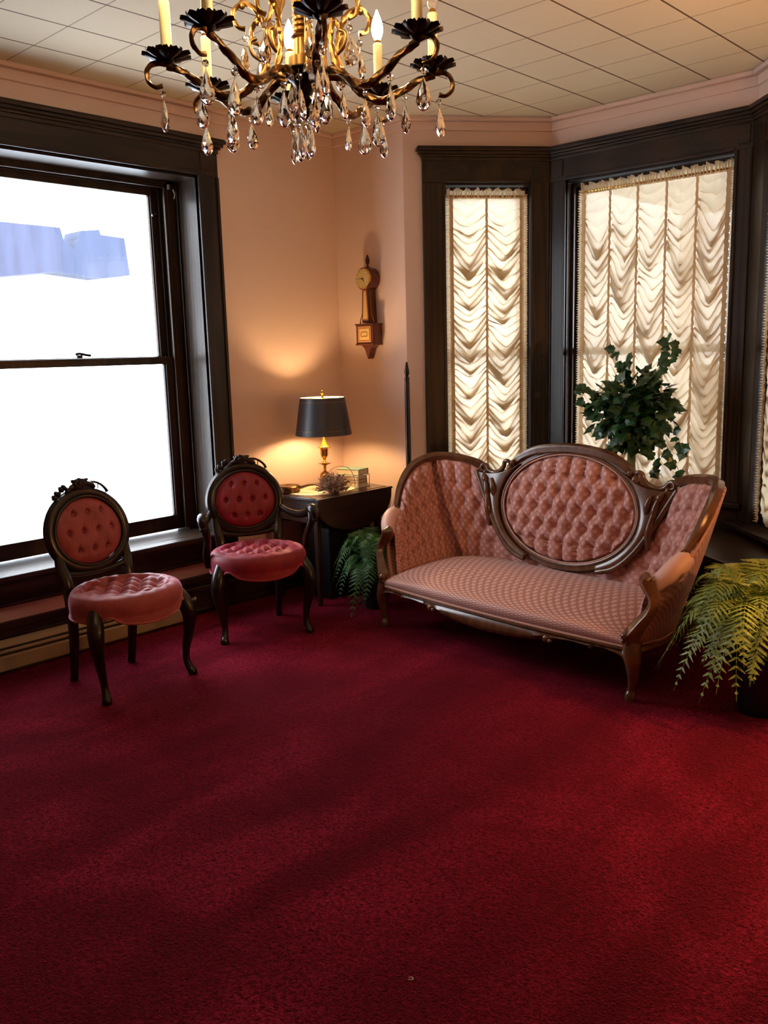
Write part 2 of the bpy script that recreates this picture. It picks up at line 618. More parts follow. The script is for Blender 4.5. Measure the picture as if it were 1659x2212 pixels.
def mitre(w, other, at_end):
    a = w.d if at_end else -w.d
    bdir = other.d if at_end else -other.d
    # signed turn; concave corners pull the room edge back
    ang = math.atan2(a.x * bdir.y - a.y * bdir.x, a.dot(bdir))
    return math.tan(ang / 2)
walls = [WL, WR, W1, W2, W3, WB, WE, WF]
mit = {}
for i, w in enumerate(walls):
    nx = walls[(i + 1) % 8]; pv = walls[i - 1]
    # turning right (clockwise, into the room) = concave
    def t(a, b):
        return math.tan(math.atan2(a.x * b.y - a.y * b.x, a.dot(b)) / 2)
    mit[i] = (-t(pv.d, w.d), t(w.d, nx.d))   # shift per unit depth at start, end

def moulding(name, idx, steps, mat, u0=None, u1=None):
    """steps: list of (depth, z0, z1) bands standing off a wall, mitred at the corners"""
    w = walls[idx]; mb = MB()
    for (dp, z0, z1) in steps:
        a = 0 if u0 is None else u0; b = w.L if u1 is None else u1
        m0 = mit[idx][0] * dp if u0 is None else 0; m1 = mit[idx][1] * dp if u1 is None else 0
        w.slab(mb, a, b, 0, dp, z0, z1, m0, m1)
    return struct(mb.build(name, mat, smooth=False, bevel=0.003))
crown = [(0.045, CEIL - 0.022, CEIL), (0.014, CEIL - 0.072, CEIL - 0.022)]
for i in range(8):
    moulding('trim_%d' % (i + 1), i, crown, 'peach')
base = [(0.012, 0.0, 0.212), (0.022, 0.19, 0.226), (0.018, 0.0, 0.15), (0.026, 0.135, 0.16), (0.03, 0.0, 0.03)]
for i, nm in ((0, 'left'), (1, 'rear'), (5, 'rear_right'), (6, 'right'), (7, 'front')):
    moulding('baseboard_' + nm, i, base, 'dark_h' if i in (0, 6) else 'dark_x')

# ------------------------------------------------------------------ windows
def window(n, w, u0, u1, z0, z1, cw0, cw1, depth, label, cap_over=(0.04, 0.04), sash=True, capm=(0, 0), hmat='dark_h', stool=True, glass_in=None, cd=0.03, plinth=True):
    """opening u0..u1, casing widths left and right, jamb depth"""
    root = bpy.data.objects.new('window_%d' % n, None)
    scn.collection.objects.link(root); root['kind'] = 'structure'; root['label'] = label
    for a, b in ((u0 - cw0, u0), (u1, u1 + cw1)):
        mb = MB()
        w.slab(mb, a, b, 0, cd, z0 - 0.02, z1)
        w.slab(mb, a, a + 0.018, 0, cd + 0.008, z0 - 0.02, z1)
        w.slab(mb, b - 0.018, b, 0, cd + 0.008, z0 - 0.02, z1)
        mb.build('side_casing', 'dark_v', root, smooth=False, bevel=0.003)
    a, b = u0 - cw0, u1 + cw1
    mb = MB()
    w.slab(mb, a, b, 0, cd, z1, z1 + 0.14)
    w.slab(mb, a + cw0, b - cw1, 0, cd + 0.006, z1 + 0.0, z1 + 0.018)
    w.slab(mb, a + 0.02, a + cw0 - 0.02, 0, cd + 0.006, z1 + 0.025, z1 + 0.12)
    w.slab(mb, b - cw1 + 0.02, b - 0.02, 0, cd + 0.006, z1 + 0.025, z1 + 0.12)
    mb.build('head_casing', hmat, root, smooth=False, bevel=0.003)
    mb = MB()
    for (dp, za, zb, ov) in ((cd + 0.008, 0.125, 0.145, 0.1), (cd + 0.016, 0.145, 0.158, 0.35), (cd + 0.028, 0.158, 0.175, 0.7), (cd + 0.04, 0.175, 0.192, 1.0), (cd + 0.034, 0.192, 0.2, 0.9)):
        w.slab(mb, a - cap_over[0] * ov, b + cap_over[1] * ov, 0, dp, z1 + za, z1 + zb, capm[0] * dp, capm[1] * dp)
    mb.build('cap_moulding', hmat, root, smooth=False, bevel=0.003)
    # jambs
    mb = MB()
    w.slab(mb, u0 - 0.02, u0, -depth, 0.004, z0, z1)
    w.slab(mb, u1, u1 + 0.02, -depth, 0.004, z0, z1)
    mb.build('side_jamb', 'dark_v', root, smooth=False)
    mb = MB(); w.slab(mb, u0, u1, -depth, 0.004, z1 - 0.012, z1 + 0.01)
    mb.build('head_jamb', hmat, root, smooth=False)
    if stool:
        mb = MB()
        w.slab(mb, a - 0.03, b + 0.03, -0.0, 0.09, z0 - 0.012, z0 + 0.017)
        w.slab(mb, u0, u1, -depth, 0.0, z0 - 0.012, z0 + 0.017)
        mb.build('stool', hmat, root, smooth=False, bevel=0.006)
        mb = MB()
        w.slab(mb, a, b, 0, 0.03, z0 - 0.145, z0 - 0.012)
        w.slab(mb, a, b, 0, 0.04, z0 - 0.145, z0 - 0.13)
        w.slab(mb, a, b, 0, 0.045, z0 - 0.03, z0 - 0.012)
        mb.build('apron', hmat, root, smooth=False, bevel=0.003)
    return root

def sashes(root, w, u0, u1, z0, zm, z1, d_lo, d_up, st=0.055, hmat='dark_h'):
    # stops
    mb = MB()
    for d in (d_lo + 0.035, d_lo - 0.027):
        w.slab(mb, u0, u0 + 0.022, d - 0.008, d + 0.008, z0, z1)
        w.slab(mb, u1 - 0.022, u1, d - 0.008, d + 0.008, z0, z1)
        w.slab(mb, u0, u1, d - 0.008, d + 0.008, z1 - 0.022, z1)
    mb.build('sash_stop', 'dark_v', root, smooth=False, bevel=0.002)
    a, b = u0 + 0.012, u1 - 0.012
    for nm, d, za, zb, rb, rt in (('lower_sash', d_lo, z0, zm + 0.02, 0.085, 0.042), ('upper_sash', d_up, zm - 0.018, z1, 0.042, 0.06)):
        mb = MB()
        w.slab(mb, a, a + st, d - 0.018, d + 0.018, za, zb)
        w.slab(mb, b - st, b, d - 0.018, d + 0.018, za, zb)
        w.slab(mb, a + st, b - st, d - 0.018, d + 0.018, za, za + rb)
        w.slab(mb, a + st, b - st, d - 0.018, d + 0.018, zb - rt, zb)
        w.slab(mb, a + st, a + st + 0.008, d - 0.012, d + 0.010, za + rb, zb - rt)
        w.slab(mb, b - st - 0.008, b - st, d - 0.012, d + 0.010, za + rb, zb - rt)
        so = mb.build(nm, 'dark_v', root, smooth=False, bevel=0.003)
        mb = MB(); w.slab(mb, a + st, b - st, d - 0.002, d + 0.002, za + rb, zb - rt)
        mb.build('pane', 'pane', so, smooth=False)

w1 = window(1, WL, H1[0], H1[1], H1[2], H1[3], 0.138, 0.138, 0.31, 'tall double-hung window in dark oak casing on the left wall')
sashes(w1, WL, H1[0] + 0.06, H1[1] - 0.06, 0.475, 1.462, 2.43, -0.225, -0.27)
mb = MB()
WL.slab(mb, H1[0], H1[0] + 0.06, -0.31, -0.185, 0.467, 2.455)
WL.slab(mb, H1[1] - 0.06, H1[1], -0.31, -0.185, 0.467, 2.455)
WL.slab(mb, H1[0], H1[1], -0.31, -0.185, 2.43, 2.455)
WL.slab(mb, H1[1] - 0.012, H1[1], -0.185, -0.165, 0.467, 2.455)
mb.build('blind_stop', 'dark_v', w1, smooth=False, bevel=0.003)
mb = MB()
mb.tube([(-4.375, 2.353, 1.485), (-4.375, 2.353, 1.50)], 0.016, 12)
mb.tube(catmull([(-4.375, 2.33, 1.505), (-4.37, 2.353, 1.508), (-4.365, 2.39, 1.5), (-4.36, 2.41, 1.498)], 5), [0.007] * 16, 8)
mb.build('sash_lock', 'iron', w1)
mb = MB()
mb.tube([(-4.40, 2.90, 2.27), (-4.385, 2.868, 2.257)], 0.003, 6); mb.ball((-4.384, 2.866, 2.256), 0.007, 8, 6)
mb.tube([(-4.36, 2.965, 2.40), (-4.36, 2.965, 2.425)], 0.009, 8)
mb.tube(catmull([(-4.345, 2.985, 2.40), (-4.34, 2.99, 2.37), (-4.345, 2.985, 2.35)], 4), 0.005, 6)
mb.build('blind_hook', 'screw', w1)

w2_ = window(2, W1, S1[0], S1[1], S1[2], S1[3], 0.135, 0.115, 0.15, 'narrow window on the left side of the bay', cap_over=(0.035, 0.0), capm=(0, 0.02), hmat='dark_x', cd=0.025)
sashes(w2_, W1, S1[0], S1[1], 0.62, 1.45, 2.44, -0.08, -0.12, 0.03, 'dark_x')
w3_ = window(3, W2, S2[0], S2[1], S2[2], S2[3], 0.113, 0.098, 0.15, 'wide window in the middle of the bay', cap_over=(0.0, 0.0), hmat='dark_x', cd=0.025)
sashes(w3_, W2, S2[0], S2[1], 0.62, 1.45, 2.44, -0.08, -0.12, 0.03, 'dark_x')
w4_ = window(4, W3, S3[0], S3[1], S3[2], S3[3], 0.165, 0.12, 0.15, 'window on the right side of the bay', cap_over=(0.0, 0.03), hmat='dark_x', cd=0.025)
sashes(w4_, W3, S3[0], S3[1], 0.52, 1.45, 2.44, -0.08, -0.12, 0.03, 'dark_x')

for w, s, dd in ((WL, H1, -0.31), (W1, S1, -0.15), (W2, S2, -0.15), (W3, S3, -0.15)):
    c = w.at((s[0] + s[1]) / 2, dd, (s[2] + s[3]) / 2)
    portal(c.x, c.y, c.z, s[1] - s[0], s[3] - s[2], w.n.x, w.n.y)

# dark panelling under the bay windows and corner post trim
for nm, w, a, b in (('trim_9', W1, 0.11, W1.L), ('trim_10', W2, 0.0, W2.L), ('trim_11', W3, 0.0, W3.L)):
    mb = MB()
    w.slab(mb, a, b, 0, 0.015, 0.0, 0.46)
    k = a + 0.03
    while k < b - 0.05:
        w.slab(mb, k, k + 0.035, 0.015, 0.022, 0.05, 0.42)
        k += 0.055
    struct(mb.build(nm, 'dark_v', smooth=False))

# ------------------------------------------------------------------ outside
t = NT('glare_white_ground'); t.bsdf(srgb(226, 232, 236), 0.8)  # ground coloured white so the view outside looks overexposed
mb = MB(); mb.box((-30, 10, -0.75), (90, 90, 0.1)); g = mb.build('glare_white_ground', t.m, smooth=False)
tag(g, 'ground outside beyond the windows, whitened to look overexposed', 'ground')
t = NT('slate_roof')
n = t.noise(t.coords('Object', (1, 6, 1)), 1.0, 4)
t.bsdf(t.ramp(n, [(0.3, srgb(40, 46, 66)), (0.7, srgb(50, 57, 80))]), 0.9)
M['slate'] = t.m
M['glare_white'] = simple('glare_white', srgb(228, 232, 236), 0.8)  # white stands in for the glare under the roof edge
bd = thing('neighbouring_house', 'house with dark slate roof edge above a wall painted white for glare, seen through the left window', 'house', (-12, 5.0, -0.7))
mb = MB()
mb.box((-1.6, -1.5, 1.6), (3.0, 7.4, 3.2))
mb.build('wall', 'glare_white', bd, smooth=False)
mb = MB()
pts = [(-9, 3.99), (0.2, 4.0), (0.26, 4.03), (1.3, 4.02), (1.34, 3.86), (1.48, 3.74), (1.56, 3.88), (1.6, 4.0), (1.9, 4.04), (1.92, 3.97), (2.3, 3.95), (2.35, 3.42), (1.9, 3.36), (1.2, 3.42), (0.2, 3.3), (-0.4, 3.12), (-1.2, 3.0), (-9, 3.0)]
mb.prism(pts, 0.05, -0.4, lambda p, d: (d, p[0], p[1]))
mb.build('roof', 'slate', bd, smooth=False)

po = thing('added_shade_porch', 'unseen roofed screen added outside to dim the middle bay curtain', 'added_shade_porch', (-1.6, 6.6, -.7))  # unseen; added to hold daylight off the middle curtain
mb = MB(); mb.box((.6, .1, 3.45), (5.4, 3.4, .12)); mb.build('roof', 'slate', po, smooth=False)
for x in (-1.8, 1.8):
    mb = MB(); mb.box((x, 1.0, 1.7), (.14, .14, 3.4)); mb.build('post', 'glare_white', po, smooth=False)
mb = MB(); mb.box((.4, 1.05, 1.0), (4.4, .06, 2.0)); mb.build('light_screen', 'slate', po, smooth=False)

# ------------------------------------------------------------------ baseboard heater
ht = thing('baseboard_heater', 'cream metal baseboard heater running under the left window', 'heater', (-4.19, 1.9, 0))
mb = MB()
Y0, Y1 = -1.6, 0.80
def pr(mb, pts, y0, y1):
    mb.prism(pts, y0, y1, lambda p, d: (p[0], d, p[1]))
pr(mb, [(0.031, 0.012), (0.105, 0.012), (0.113, 0.02), (0.118, 0.085), (0.112, 0.088), (0.031, 0.088)], Y0, Y1)
mb.build('front_panel', 'cream_metal', ht, smooth=False)
mb = MB()
pr(mb, [(0.031, 0.105), (0.10, 0.100), (0.108, 0.104), (0.108, 0.112), (0.031, 0.116)], Y0, Y1)
pr(mb, [(0.031, 0.125), (0.085, 0.120), (0.09, 0.126), (0.06, 0.142), (0.031, 0.146)], Y0, Y1)
mb.build('top_louvre', 'cream_metal', ht, smooth=False)
mb = MB(); pr(mb, [(0.031, 0.0), (0.09, 0.0), (0.09, 0.12), (0.031, 0.12)], Y0, Y1 - 0.01)
mb.build('inner_duct', 'ink', ht, smooth=False)
mb = MB()
pr(mb, [(0.031, 0.0), (0.13, 0.0), (0.125, 0.03), (0.118, 0.09), (0.10, 0.13), (0.06, 0.15), (0.031, 0.15)], Y1, Y1 + 0.035)
mb.build('end_cap', 'cream_metal', ht, smooth=False, bevel=0.003)
mb = MB()
mb.tube([(0.08, Y1 + 0.02, 0.115), (0.08, Y1 + 0.075, 0.115)], 0.009, 10); mb.ball((0.08, Y1 + 0.085, 0.115), 0.016, 10, 8); mb.tube([(0.08, Y1 + 0.05, 0.10), (0.08, Y1 + 0.05, 0.15)], 0.007, 8)
mb.build('valve', 'screw', ht)

# ------------------------------------------------------------------ curtains
def ruffle_strip(mb, P0, P1, width_dir, wd, out, freq, amp):
    P0 = Vector(P0); P1 = Vector(P1); L = (P1 - P0).length; n = int(L * freq * 4)
    rr = random.Random(3)
    ph = [rr.uniform(0.7, 1.3) for _ in range(n + 2)]
    def fn(a, b):
        i = int(a * n); w = math.sin(a * L * freq * 2 * PI) * amp * (0.2 + b) * ph[i]
        return P0.lerp(P1, a) + width_dir * (wd * b * (0.85 + 0.25 * ph[i])) + out * w
    mb.grid(fn, n, 2)

def curtain(name, label, w, u0, u1, zt, zb, panels, d, nfold, group=None, seed=1, sag=0.08):
    rr = random.Random(seed)
    root = thing(name, label, 'curtain', w.at((u0 + u1) / 2, d, zb), 0, group)
    inv = root.location.copy()
    pu = (u1 - u0 - 0.05) / panels
    hN = zt - 0.045
    def panel(k):
        ua = u0 + 0.025 + k * pu; ub = ua + pu
        NV = 18 * nfold; NU = 14
        gs = rr.uniform(0, 10)
        jit = [rr.uniform(-1, 1) for _ in range(nfold + 4)]
        side = rr.uniform(-0.12, 0.12)
        Hh = hN - zb
        def fn(a, b):
            th = b * nfold
            i = int(th); f = th - i
            jj = jit[i] * (1 - f) + jit[i + 1] * f
            q = 1 - abs(2 * (a - 0.5 - side * math.sin(th * 0.9 + gs) * 0.6)) ** 1.2
            q = max(q, 0)
            start = min(1.0, b * nfold / 5.0)
            s = sag * (0.85 + 0.35 * jj) * start
            ph = 2 * PI * (th + 0.35 * jj + 0.16 * math.sin(7 * a + gs + th) + 0.10 * math.sin(13 * a - gs + 2.3 * th))
            am = 0.016 * (0.55 + 0.6 * q) * (0.8 + 0.5 * jj) * start
            lam = Hh / nfold
            z = hN - b * Hh + sag * 0.35 - s * q - ((0.40 + 0.16 * jj) * lam * start) * math.sin(ph)
            z = min(z, hN + 0.004)
            edge = 1 - (2 * a - 1) ** 6
            wr = 0.0022 * math.sin(2 * PI * (th * 3.1 + 3 * a)) * start * (1.5 - q)
            dd = d + 0.008 + am * math.cos(ph) * (0.35 + 0.65 * edge) + 0.012 * q * start + wr
            if b * nfold < 5:
                dd += 0.004 * math.sin(a * 31 + gs) * (1 - start)
            return w.at(ua + a * pu, dd, max(z, zb - 0.03)) - inv
        return fn, NU, NV
    mb = MB()
    for k in range(panels):
        fn, NU, NV = panel(k)
        mb.grid(fn, NU, NV)
    mb.build('swagged_panel', 'sheer', root, angle=180)
    for k in range(panels + 1):
        mb = MB()
        u = u0 + 0.025 + k * pu
        hw = 0.0075 if 0 < k < panels else 0.013
        n = int((hN - zb) / 0.012)
        def fn(a, b, u=u, hw=hw, n=n):
            z = hN + (zb - hN) * b
            j = 0.0035 * math.sin(b * n * PI) * (1 if a > 0 else -1)
            return w.at(u + (a - 0.5) * 2 * hw + (j if a in (0, 1) else 0), d + 0.028 + 0.004 * math.sin(b * n * 1.7), z) - inv
        mb.grid(fn, 2, n)
        mb.build('gathering_tape', 'tape', root, angle=180)
    mb = MB()
    def rufA(off):
        return lambda a, b: w.at(u0 + a * (u1 - u0), d + off + 0.012 * (0.4 + b) * math.sin(a * (u1 - u0) * 330 + 2 * math.sin(a * 40)), zt - 0.055 + b * 0.055 + (0.008 * math.sin(a * (u1 - u0) * 100 + 1) + 0.004 * math.sin(a * 213)) * b) - inv
    mb.grid(rufA(0.014), int((u1 - u0) * 420), 4);
    mb.build('header_ruffle', 'sheer', root, angle=180)
    mb = MB(); mb.tube([w.at(u0 - 0.01, d + 0.01, zt - 0.04) - inv, w.at(u1 + 0.01, d + 0.01, zt - 0.04) - inv], 0.006, 8)
    mb.build('curtain_rod', 'brass', root)
    for u, sg in ((u0 + 0.016, -1), (u1 - 0.016, 1)):
        mb = MB()
        ruffle_strip(mb, w.at(u, d + 0.02, zt - 0.03) - inv, w.at(u, d + 0.02, zb - 0.01) - inv, w.d * sg, 0.026, w.n, 70, 0.010)
        mb.build('side_ruffle', 'sheer', root, angle=180)
    return root
curtain('ruched_curtain', 'narrow ivory ruched curtain in the slim left bay window', W1, 0.262, 0.752, 2.425, 0.60, 2, -0.035, 42, 'ruched ivory bay curtains', 5, 0.12)
curtain('ruched_curtain', 'wide ivory ruched curtain in the middle bay window behind the ivy', W2, 0.195, 1.108, 2.42, 0.62, 5, -0.035, 34, 'ruched ivory bay curtains', 8, 0.145)
curtain('ruched_curtain', 'ivory ruched curtain edge at the far right of the photo', W3, 0.20, 0.80, 2.42, 0.55, 3, -0.02, 22, 'ruched ivory bay curtains', 11, 0.09)

# ------------------------------------------------------------------ window seat
ws = thing('window_seat', 'low dark wooden window seat under the right bay window', 'bench')
mb = MB()
def poly(pts, z0, z1, mb):
    mb.prism(pts, z0, z1, lambda p, d: (p[0], p[1], d))
fA = W3.at(0.02, 0.36, 0); 
p0 = W3.at(0.0, 0.03, 0); p1 = W3.at(0.86, 0.03, 0); p2 = W3.at(0.86, 0.375, 0); p3 = W3.at(-0.10, 0.375, 0)
p4 = Vector((-2.25, 4.42, 0)); p5 = Vector((-2.25, 4.768, 0))
top = [(p5.x, p5.y), (p4.x, p4.y), (p3.x - 0.02, p4.y), (p2.x, p2.y), (p1.x, p1.y), (p0.x, 4.768)]
poly(top, 0.432, 0.462, mb)
mb.build('top_board', 'dark_x', ws, smooth=False, bevel=0.004)
mb = MB()
def shrink(a, b, k=0.025):
    return a
q2 = W3.at(0.84, 0.35, 0); q1 = W3.at(0.84, 0.04, 0)
body = [(-2.23, 4.76), (-2.23, 4.445), (p3.x - 0.03, 4.445), (q2.x, q2.y), (q1.x, q1.y), (p0.x, 4.76)]
poly(body, 0.0, 0.432, mb)
mb.build('cabinet_body', 'dark_v', ws, smooth=False)
mb = MB(); k = 0.04
while k < 0.80:
    a = W3.at(k, 0.35, 0); W3.slab(mb, k, k + 0.018, 0.35, 0.358, 0.04, 0.37); k += 0.034
k = 0
while k < 0.84:
    W3.slab(mb, 0.84, 0.846, 0.06, 0.33, 0.38, 0.42); break
mb.build('slatted_grille', 'dark_v', ws, smooth=False)

# ------------------------------------------------------------------ tufting
def tuft(x, z, px, pz, pw=0.4):
    a = x / px + z / pz; b = x / px - z / pz
    return (abs(math.sin(PI * a)) * abs(math.sin(PI * b)) + 1e-4) ** pw
def tuft(x, z, px, pz, pw=0.4):
    a = x / px + z / pz; b = x / px - z / pz
    da, db = a - round(a), b - round(b)
    r = math.hypot(px * (da + db) / 2, pz * (da - db) / 2 * 0.75)
    crease = (abs(math.sin(PI * a)) * abs(math.sin(PI * b)) + 1e-4) ** pw
    return 0.42 * crease + 0.58 * (1 - math.exp(-(r / (0.27 * px)) ** 2))
def tuftz(x, z, px, pz, ztop, pw=0.4):
    # diamond tufting between z = 0 and ztop, pleats running on below and above
    if z < 0:
        return (abs(math.sin(PI * x / px)) + 1e-4) ** 0.45 * 0.9 + 0.1 - 0.1 * math.exp(-(z / 0.02) ** 2)
    if z > ztop:
        k = round(ztop / (pz / 2))
        return (abs(math.sin(PI * (x / px + 0.5 * (k % 2)))) + 1e-4) ** 0.45
    return tuft(x, z, px, pz, pw)
def sofa():
    root = thing('sofa', 'carved walnut sofa with tufted dusty rose upholstery and oval centre back', 'sofa', (-2.402, 3.303, 0), -0.074)
    topc = [(0, .65, .80), (.25, .65, .80), (.45, .65, .78), (.58, .638, .80), (.70, .585, .85), (.80, .54, .862), (.86, .485, .855), (.888, .40, .825), (.895, .33, .775), (.888, .27, .70), (.862, .216, .615), (.825, .15, .56), (.78, .09, .49)]
    botc = [(0, .60, .28), (.22, .60, .28), (.40, .59, .28), (.53, .565, .28), (.61, .52, .28), (.66, .465, .28), (.69, .41, .28), (.705, .35, .28), (.715, .29, .28), (.722, .24, .28), (.728, .19, .28), (.735, .13, .28), (.742, .07, .28)]
    # inner back and wings
    def ptS(a, b):
        s = abs(2 * a - 1); sg = 1 if a >= 0.5 else -1
        T_ = interp(topc, s); B_ = interp(botc, s)
        p = B_.lerp(T_, b)
        e = 0.004
        T2 = interp(topc, min(1, s + e)); B2 = interp(botc, min(1, s + e)); T0 = interp(topc, max(0, s - e)); B0 = interp(botc, max(0, s - e))
        tan = B2.lerp(T2, b) - B0.lerp(T0, b); up = T_ - B_
        nrm = up.cross(tan).normalized()      # into the sofa
        if nrm.y > 0:
            nrm = -nrm if abs(nrm.y) > abs(nrm.x) else nrm
        if nrm.x > 0 and s > 0.5:
            nrm = -nrm
        u = s * 1.32; v = b * 0.52
        h = 0.032 * tuftz(u, v - 0.13, 0.090, 0.19, 0.285, 0.36)
        edge = min(1, b / 0.05, (1 - b) / 0.06, (1 - s) / 0.03)
        p = p + nrm * (0.006 + h * (0.25 + 0.75 * max(edge, 0)))
        return (sg * p.x, p.y, p.z)
    mb = MB(); mb.grid(ptS, 300, 76, lambda a, b: ((2 * a - 1) * 1.32, b * 0.52))
    mb.build('tufted_back', 'rose_tuft', root, angle=180)
    # outer shell
    outb = [(0, .69, .19), (.25, .69, .19), (.42, .68, .19), (.55, .66, .19), (.63, .60, .19), (.67, .53, .19), (.70, .46, .19), (.72, .39, .195), (.735, .32, .20), (.745, .25, .205), (.75, .18, .215), (.755, .11, .225), (.757, .05, .235)]
    outt = [(0, .70, .94), (.25, .70, .92), (.45, .69, .79), (.58, .675, .80), (.71, .62, .85), (.82, .575, .862), (.89, .51, .855), (.922, .41, .825), (.93, .335, .775), (.92, .27, .70), (.90, .205, .615), (.86, .135, .55), (.81, .07, .485)]
    def out(a, b):
        s = abs(2 * a - 1); sg = 1 if a >= 0.5 else -1
        p = interp(outb, s).lerp(interp(outt, s), b)
        bul = 0.012 * math.sin(PI * b)
        return (sg * (p.x + bul * s), p.y + bul * (1 - s), p.z)
    mb = MB(); mb.grid(out, 100, 14, lambda a, b: ((2 * a - 1) * 1.4, b * 0.6), flip=True)
    o = mb.build('outer_covering', 'rose_damask', root, angle=180)
    so = o.modifiers.new('solid', 'SOLIDIFY'); so.thickness = 0.012; so.offset = -1
    for sg in (-1, 1):
        P = [(sg * p[0], p[1], p[2]) for p in outb]
        mb = MB(); mb.tube(catmull(P, 4), 0.006, 8)
        mb.tube(catmull([(sg * (p[0] + .004), p[1], p[2]) for p in outt[8:]], 4), 0.006, 8)
        mb.build('piping', 'gimp', root)
    # oval centre pad
    cz, cy = 0.655, 0.60
    RX, RZ = 0.408, 0.275
    def yb(z): return 0.548 + 0.09 * (z - 0.38) / 0.6
    def ov(a, b):
        th = 2 * PI * a; r = b
        x = RX * r * math.cos(th); z = cz + RZ * r * math.sin(th)
        dome = 0.026 * (1 - r ** 4)
        h = 0.038 * tuftz(x, z - cz + 0.18, 0.091, 0.18, 0.36, 0.38) * min(1, (1 - r) / 0.05)
        return (x, yb(z) + 0.03 - dome - h, z)
    mb = MB(); mb.grid(ov, 220, 90, lambda a, b: (RX * b * math.cos(2 * PI * a), RZ * b * math.sin(2 * PI * a)), closeu=True)
    mb.build('oval_back_pad', 'rose_tuft', root, angle=180)
    # backing board
    mb = MB()
    mb.grid(lambda a, b: ((RX + .02) * b * math.cos(2 * PI * a), yb(cz + RZ * b * math.sin(2 * PI * a)) + 0.06, cz + (RZ + .02) * b * math.sin(2 * PI * a)), 40, 4, closeu=True)
    mb.build('back_board', 'walnut', root)
    ring = lambda rx, rz, dy, n=72: [(rx * math.cos(2 * PI * i / n), yb(cz + rz * math.sin(2 * PI * i / n)) + dy, cz + rz * math.sin(2 * PI * i / n)) for i in range(n)]
    mb = MB()
    mb.tube(ring(RX + .012, RZ + .012, .004), 0.012, 10, closed=True, up=(0, 1, 0))
    mb.tube(ring(RX + .032, RZ + .028, .012), 0.017, 12, closed=True, up=(0, 1, 0), lobes=5, amp=.14)
    mb.tube(ring(RX + .052, RZ + .042, .03), 0.013, 10, closed=True, up=(0, 1, 0))
    mb.build('oval_frame', 'walnut', root, angle=60)
    mb = MB(); mb.tube(ring(RX + .001, RZ + .001, -.002), 0.005, 8, closed=True, up=(0, 1, 0)); mb.build('oval_piping', 'gimp', root)
    # crest rail
    cp, cr = crm([(-.375, .625, .845), (-.34, .625, .885), (-.24, .63, .932), (-.12, .635, .953), (0, .637, .96), (.12, .635, .953), (.24, .63, .932), (.34, .625, .885), (.375, .625, .845)], [.014, .02, .024, .026, .027, .026, .024, .02, .014])
    mb = MB(); mb.tube(cp, cr, 18, lobes=5, amp=.14, up=(0, 1, 0))
    for sg in (-1, 1):
        mb.ball((sg * .385, .61, .835), (.02, .018, .024)); mb.ball((sg * .36, .60, .868), (.014, .014, .014))
        c = [(sg * .38, .615, .85), (sg * .395, .61, .872), (sg * .42, .61, .868), (sg * .43, .612, .84), (sg * .46, .615, .812), (sg * .50, .62, .80), (sg * .54, .62, .81), (sg * .562, .62, .835), (sg * .585, .615, .838), (sg * .592, .61, .815), (sg * .575, .61, .805)]
        mb.tube(*crm(c, [.008, .011, .012, .013, .014, .014, .014, .013, .012, .010, .008], 5), 10)
    mb.build('crest_rail', 'walnut', root, angle=60)
    for sg in (-1, 1):
        mb = MB()
        oc = [(.612, .802, 0), (.59, .765, 0), (.562, .715, 0), (.525, .65, 0), (.478, .57, 0), (.43, .50, 0), (.375, .44, 0), (.31, .392, 0), (.23, .368, 0)]
        def span(a, b, sg=sg):
            o = interp(oc, b)
            th = math.radians(44 - 106 * b)
            ix, iz = (RX + .03) * math.cos(th), cz + (RZ + .025) * math.sin(th)
            x = ix + (o.x - ix) * a; z = iz + (o.y - iz) * a - .030 * math.sin(PI * a) * max(0, 1 - b * 8)
            return (sg * x, yb(z) - .012 - .006 * math.sin(PI * a), z)
        mb.grid(span, 14, 40)
        mb.tube([(sg * p.x, yb(p.y) - .014, p.y) for p in catmull(oc, 5)], .008, 8)
        for k, (cx_, cz_, l) in enumerate(((.495, .60, .17), (.515, .70, .12), (.475, .72, .10), (.535, .765, .05))):
            mb.tube(*crm([(sg * (cx_ - .006), yb(cz_) - .018, cz_ - l / 2), (sg * cx_, yb(cz_) - .026, cz_), (sg * (cx_ + .016), yb(cz_) - .018, cz_ + l / 2)], [.003, .012, .004], 5), 8)
        sp_ = mb.build('carved_spandrel', 'walnut', root, angle=50)
        so = sp_.modifiers.new('solid', 'SOLIDIFY'); so.thickness = 0.014; so.offset = 0
        # wing rail
        wp = [(.565, .63, .805), (.60, .62, .84), (.70, .58, .868), (.80, .538, .878), (.862, .487, .872), (.90, .40, .842), (.91, .33, .788), (.902, .268, .712), (.873, .212, .625)]
        mb = MB(); mb.tube(*crm([(sg * p[0], p[1], p[2]) for p in wp], [.013, .018, .021, .023, .025, .025, .024, .021, .014]), 16, lobes=5, amp=.15)
        mb.ball((sg * .868, .205, .615), (.02, .02, .016)); mb.ball((sg * .56, .612, .80), .016)
        mb.build('wing_rail', 'walnut', root, angle=60)
        ap = [(.873, .215, .612), (.868, .17, .595), (.845, .125, .555), (.80, .09, .505)]
        mb = MB(); mb.tube(*crm([(sg * p[0], p[1], p[2] - .02) for p in ap], [.036, .044, .044, .034]), 14)
        mb.build('arm_pad', 'rose_damask', root)
        pp = [(.752, .005, .235), (.757, -.002, .285), (.785, .01, .335), (.822, .032, .395), (.825, .05, .44), (.80, .06, .482), (.785, .062, .512), (.80, .07, .525)]
        mb = MB(); mb.tube(*crm([(sg * p[0], p[1], p[2]) for p in pp], [.034, .034, .027, .022, .024, .032, .034, .02]), 16, lobes=4, amp=.16, up=(0, -1, 0))
        mb.ball((sg * .742, -.03, .285), .018); mb.ball((sg * .735, -.026, .262), .012)
        mb.build('arm_post', 'walnut', root, angle=60)
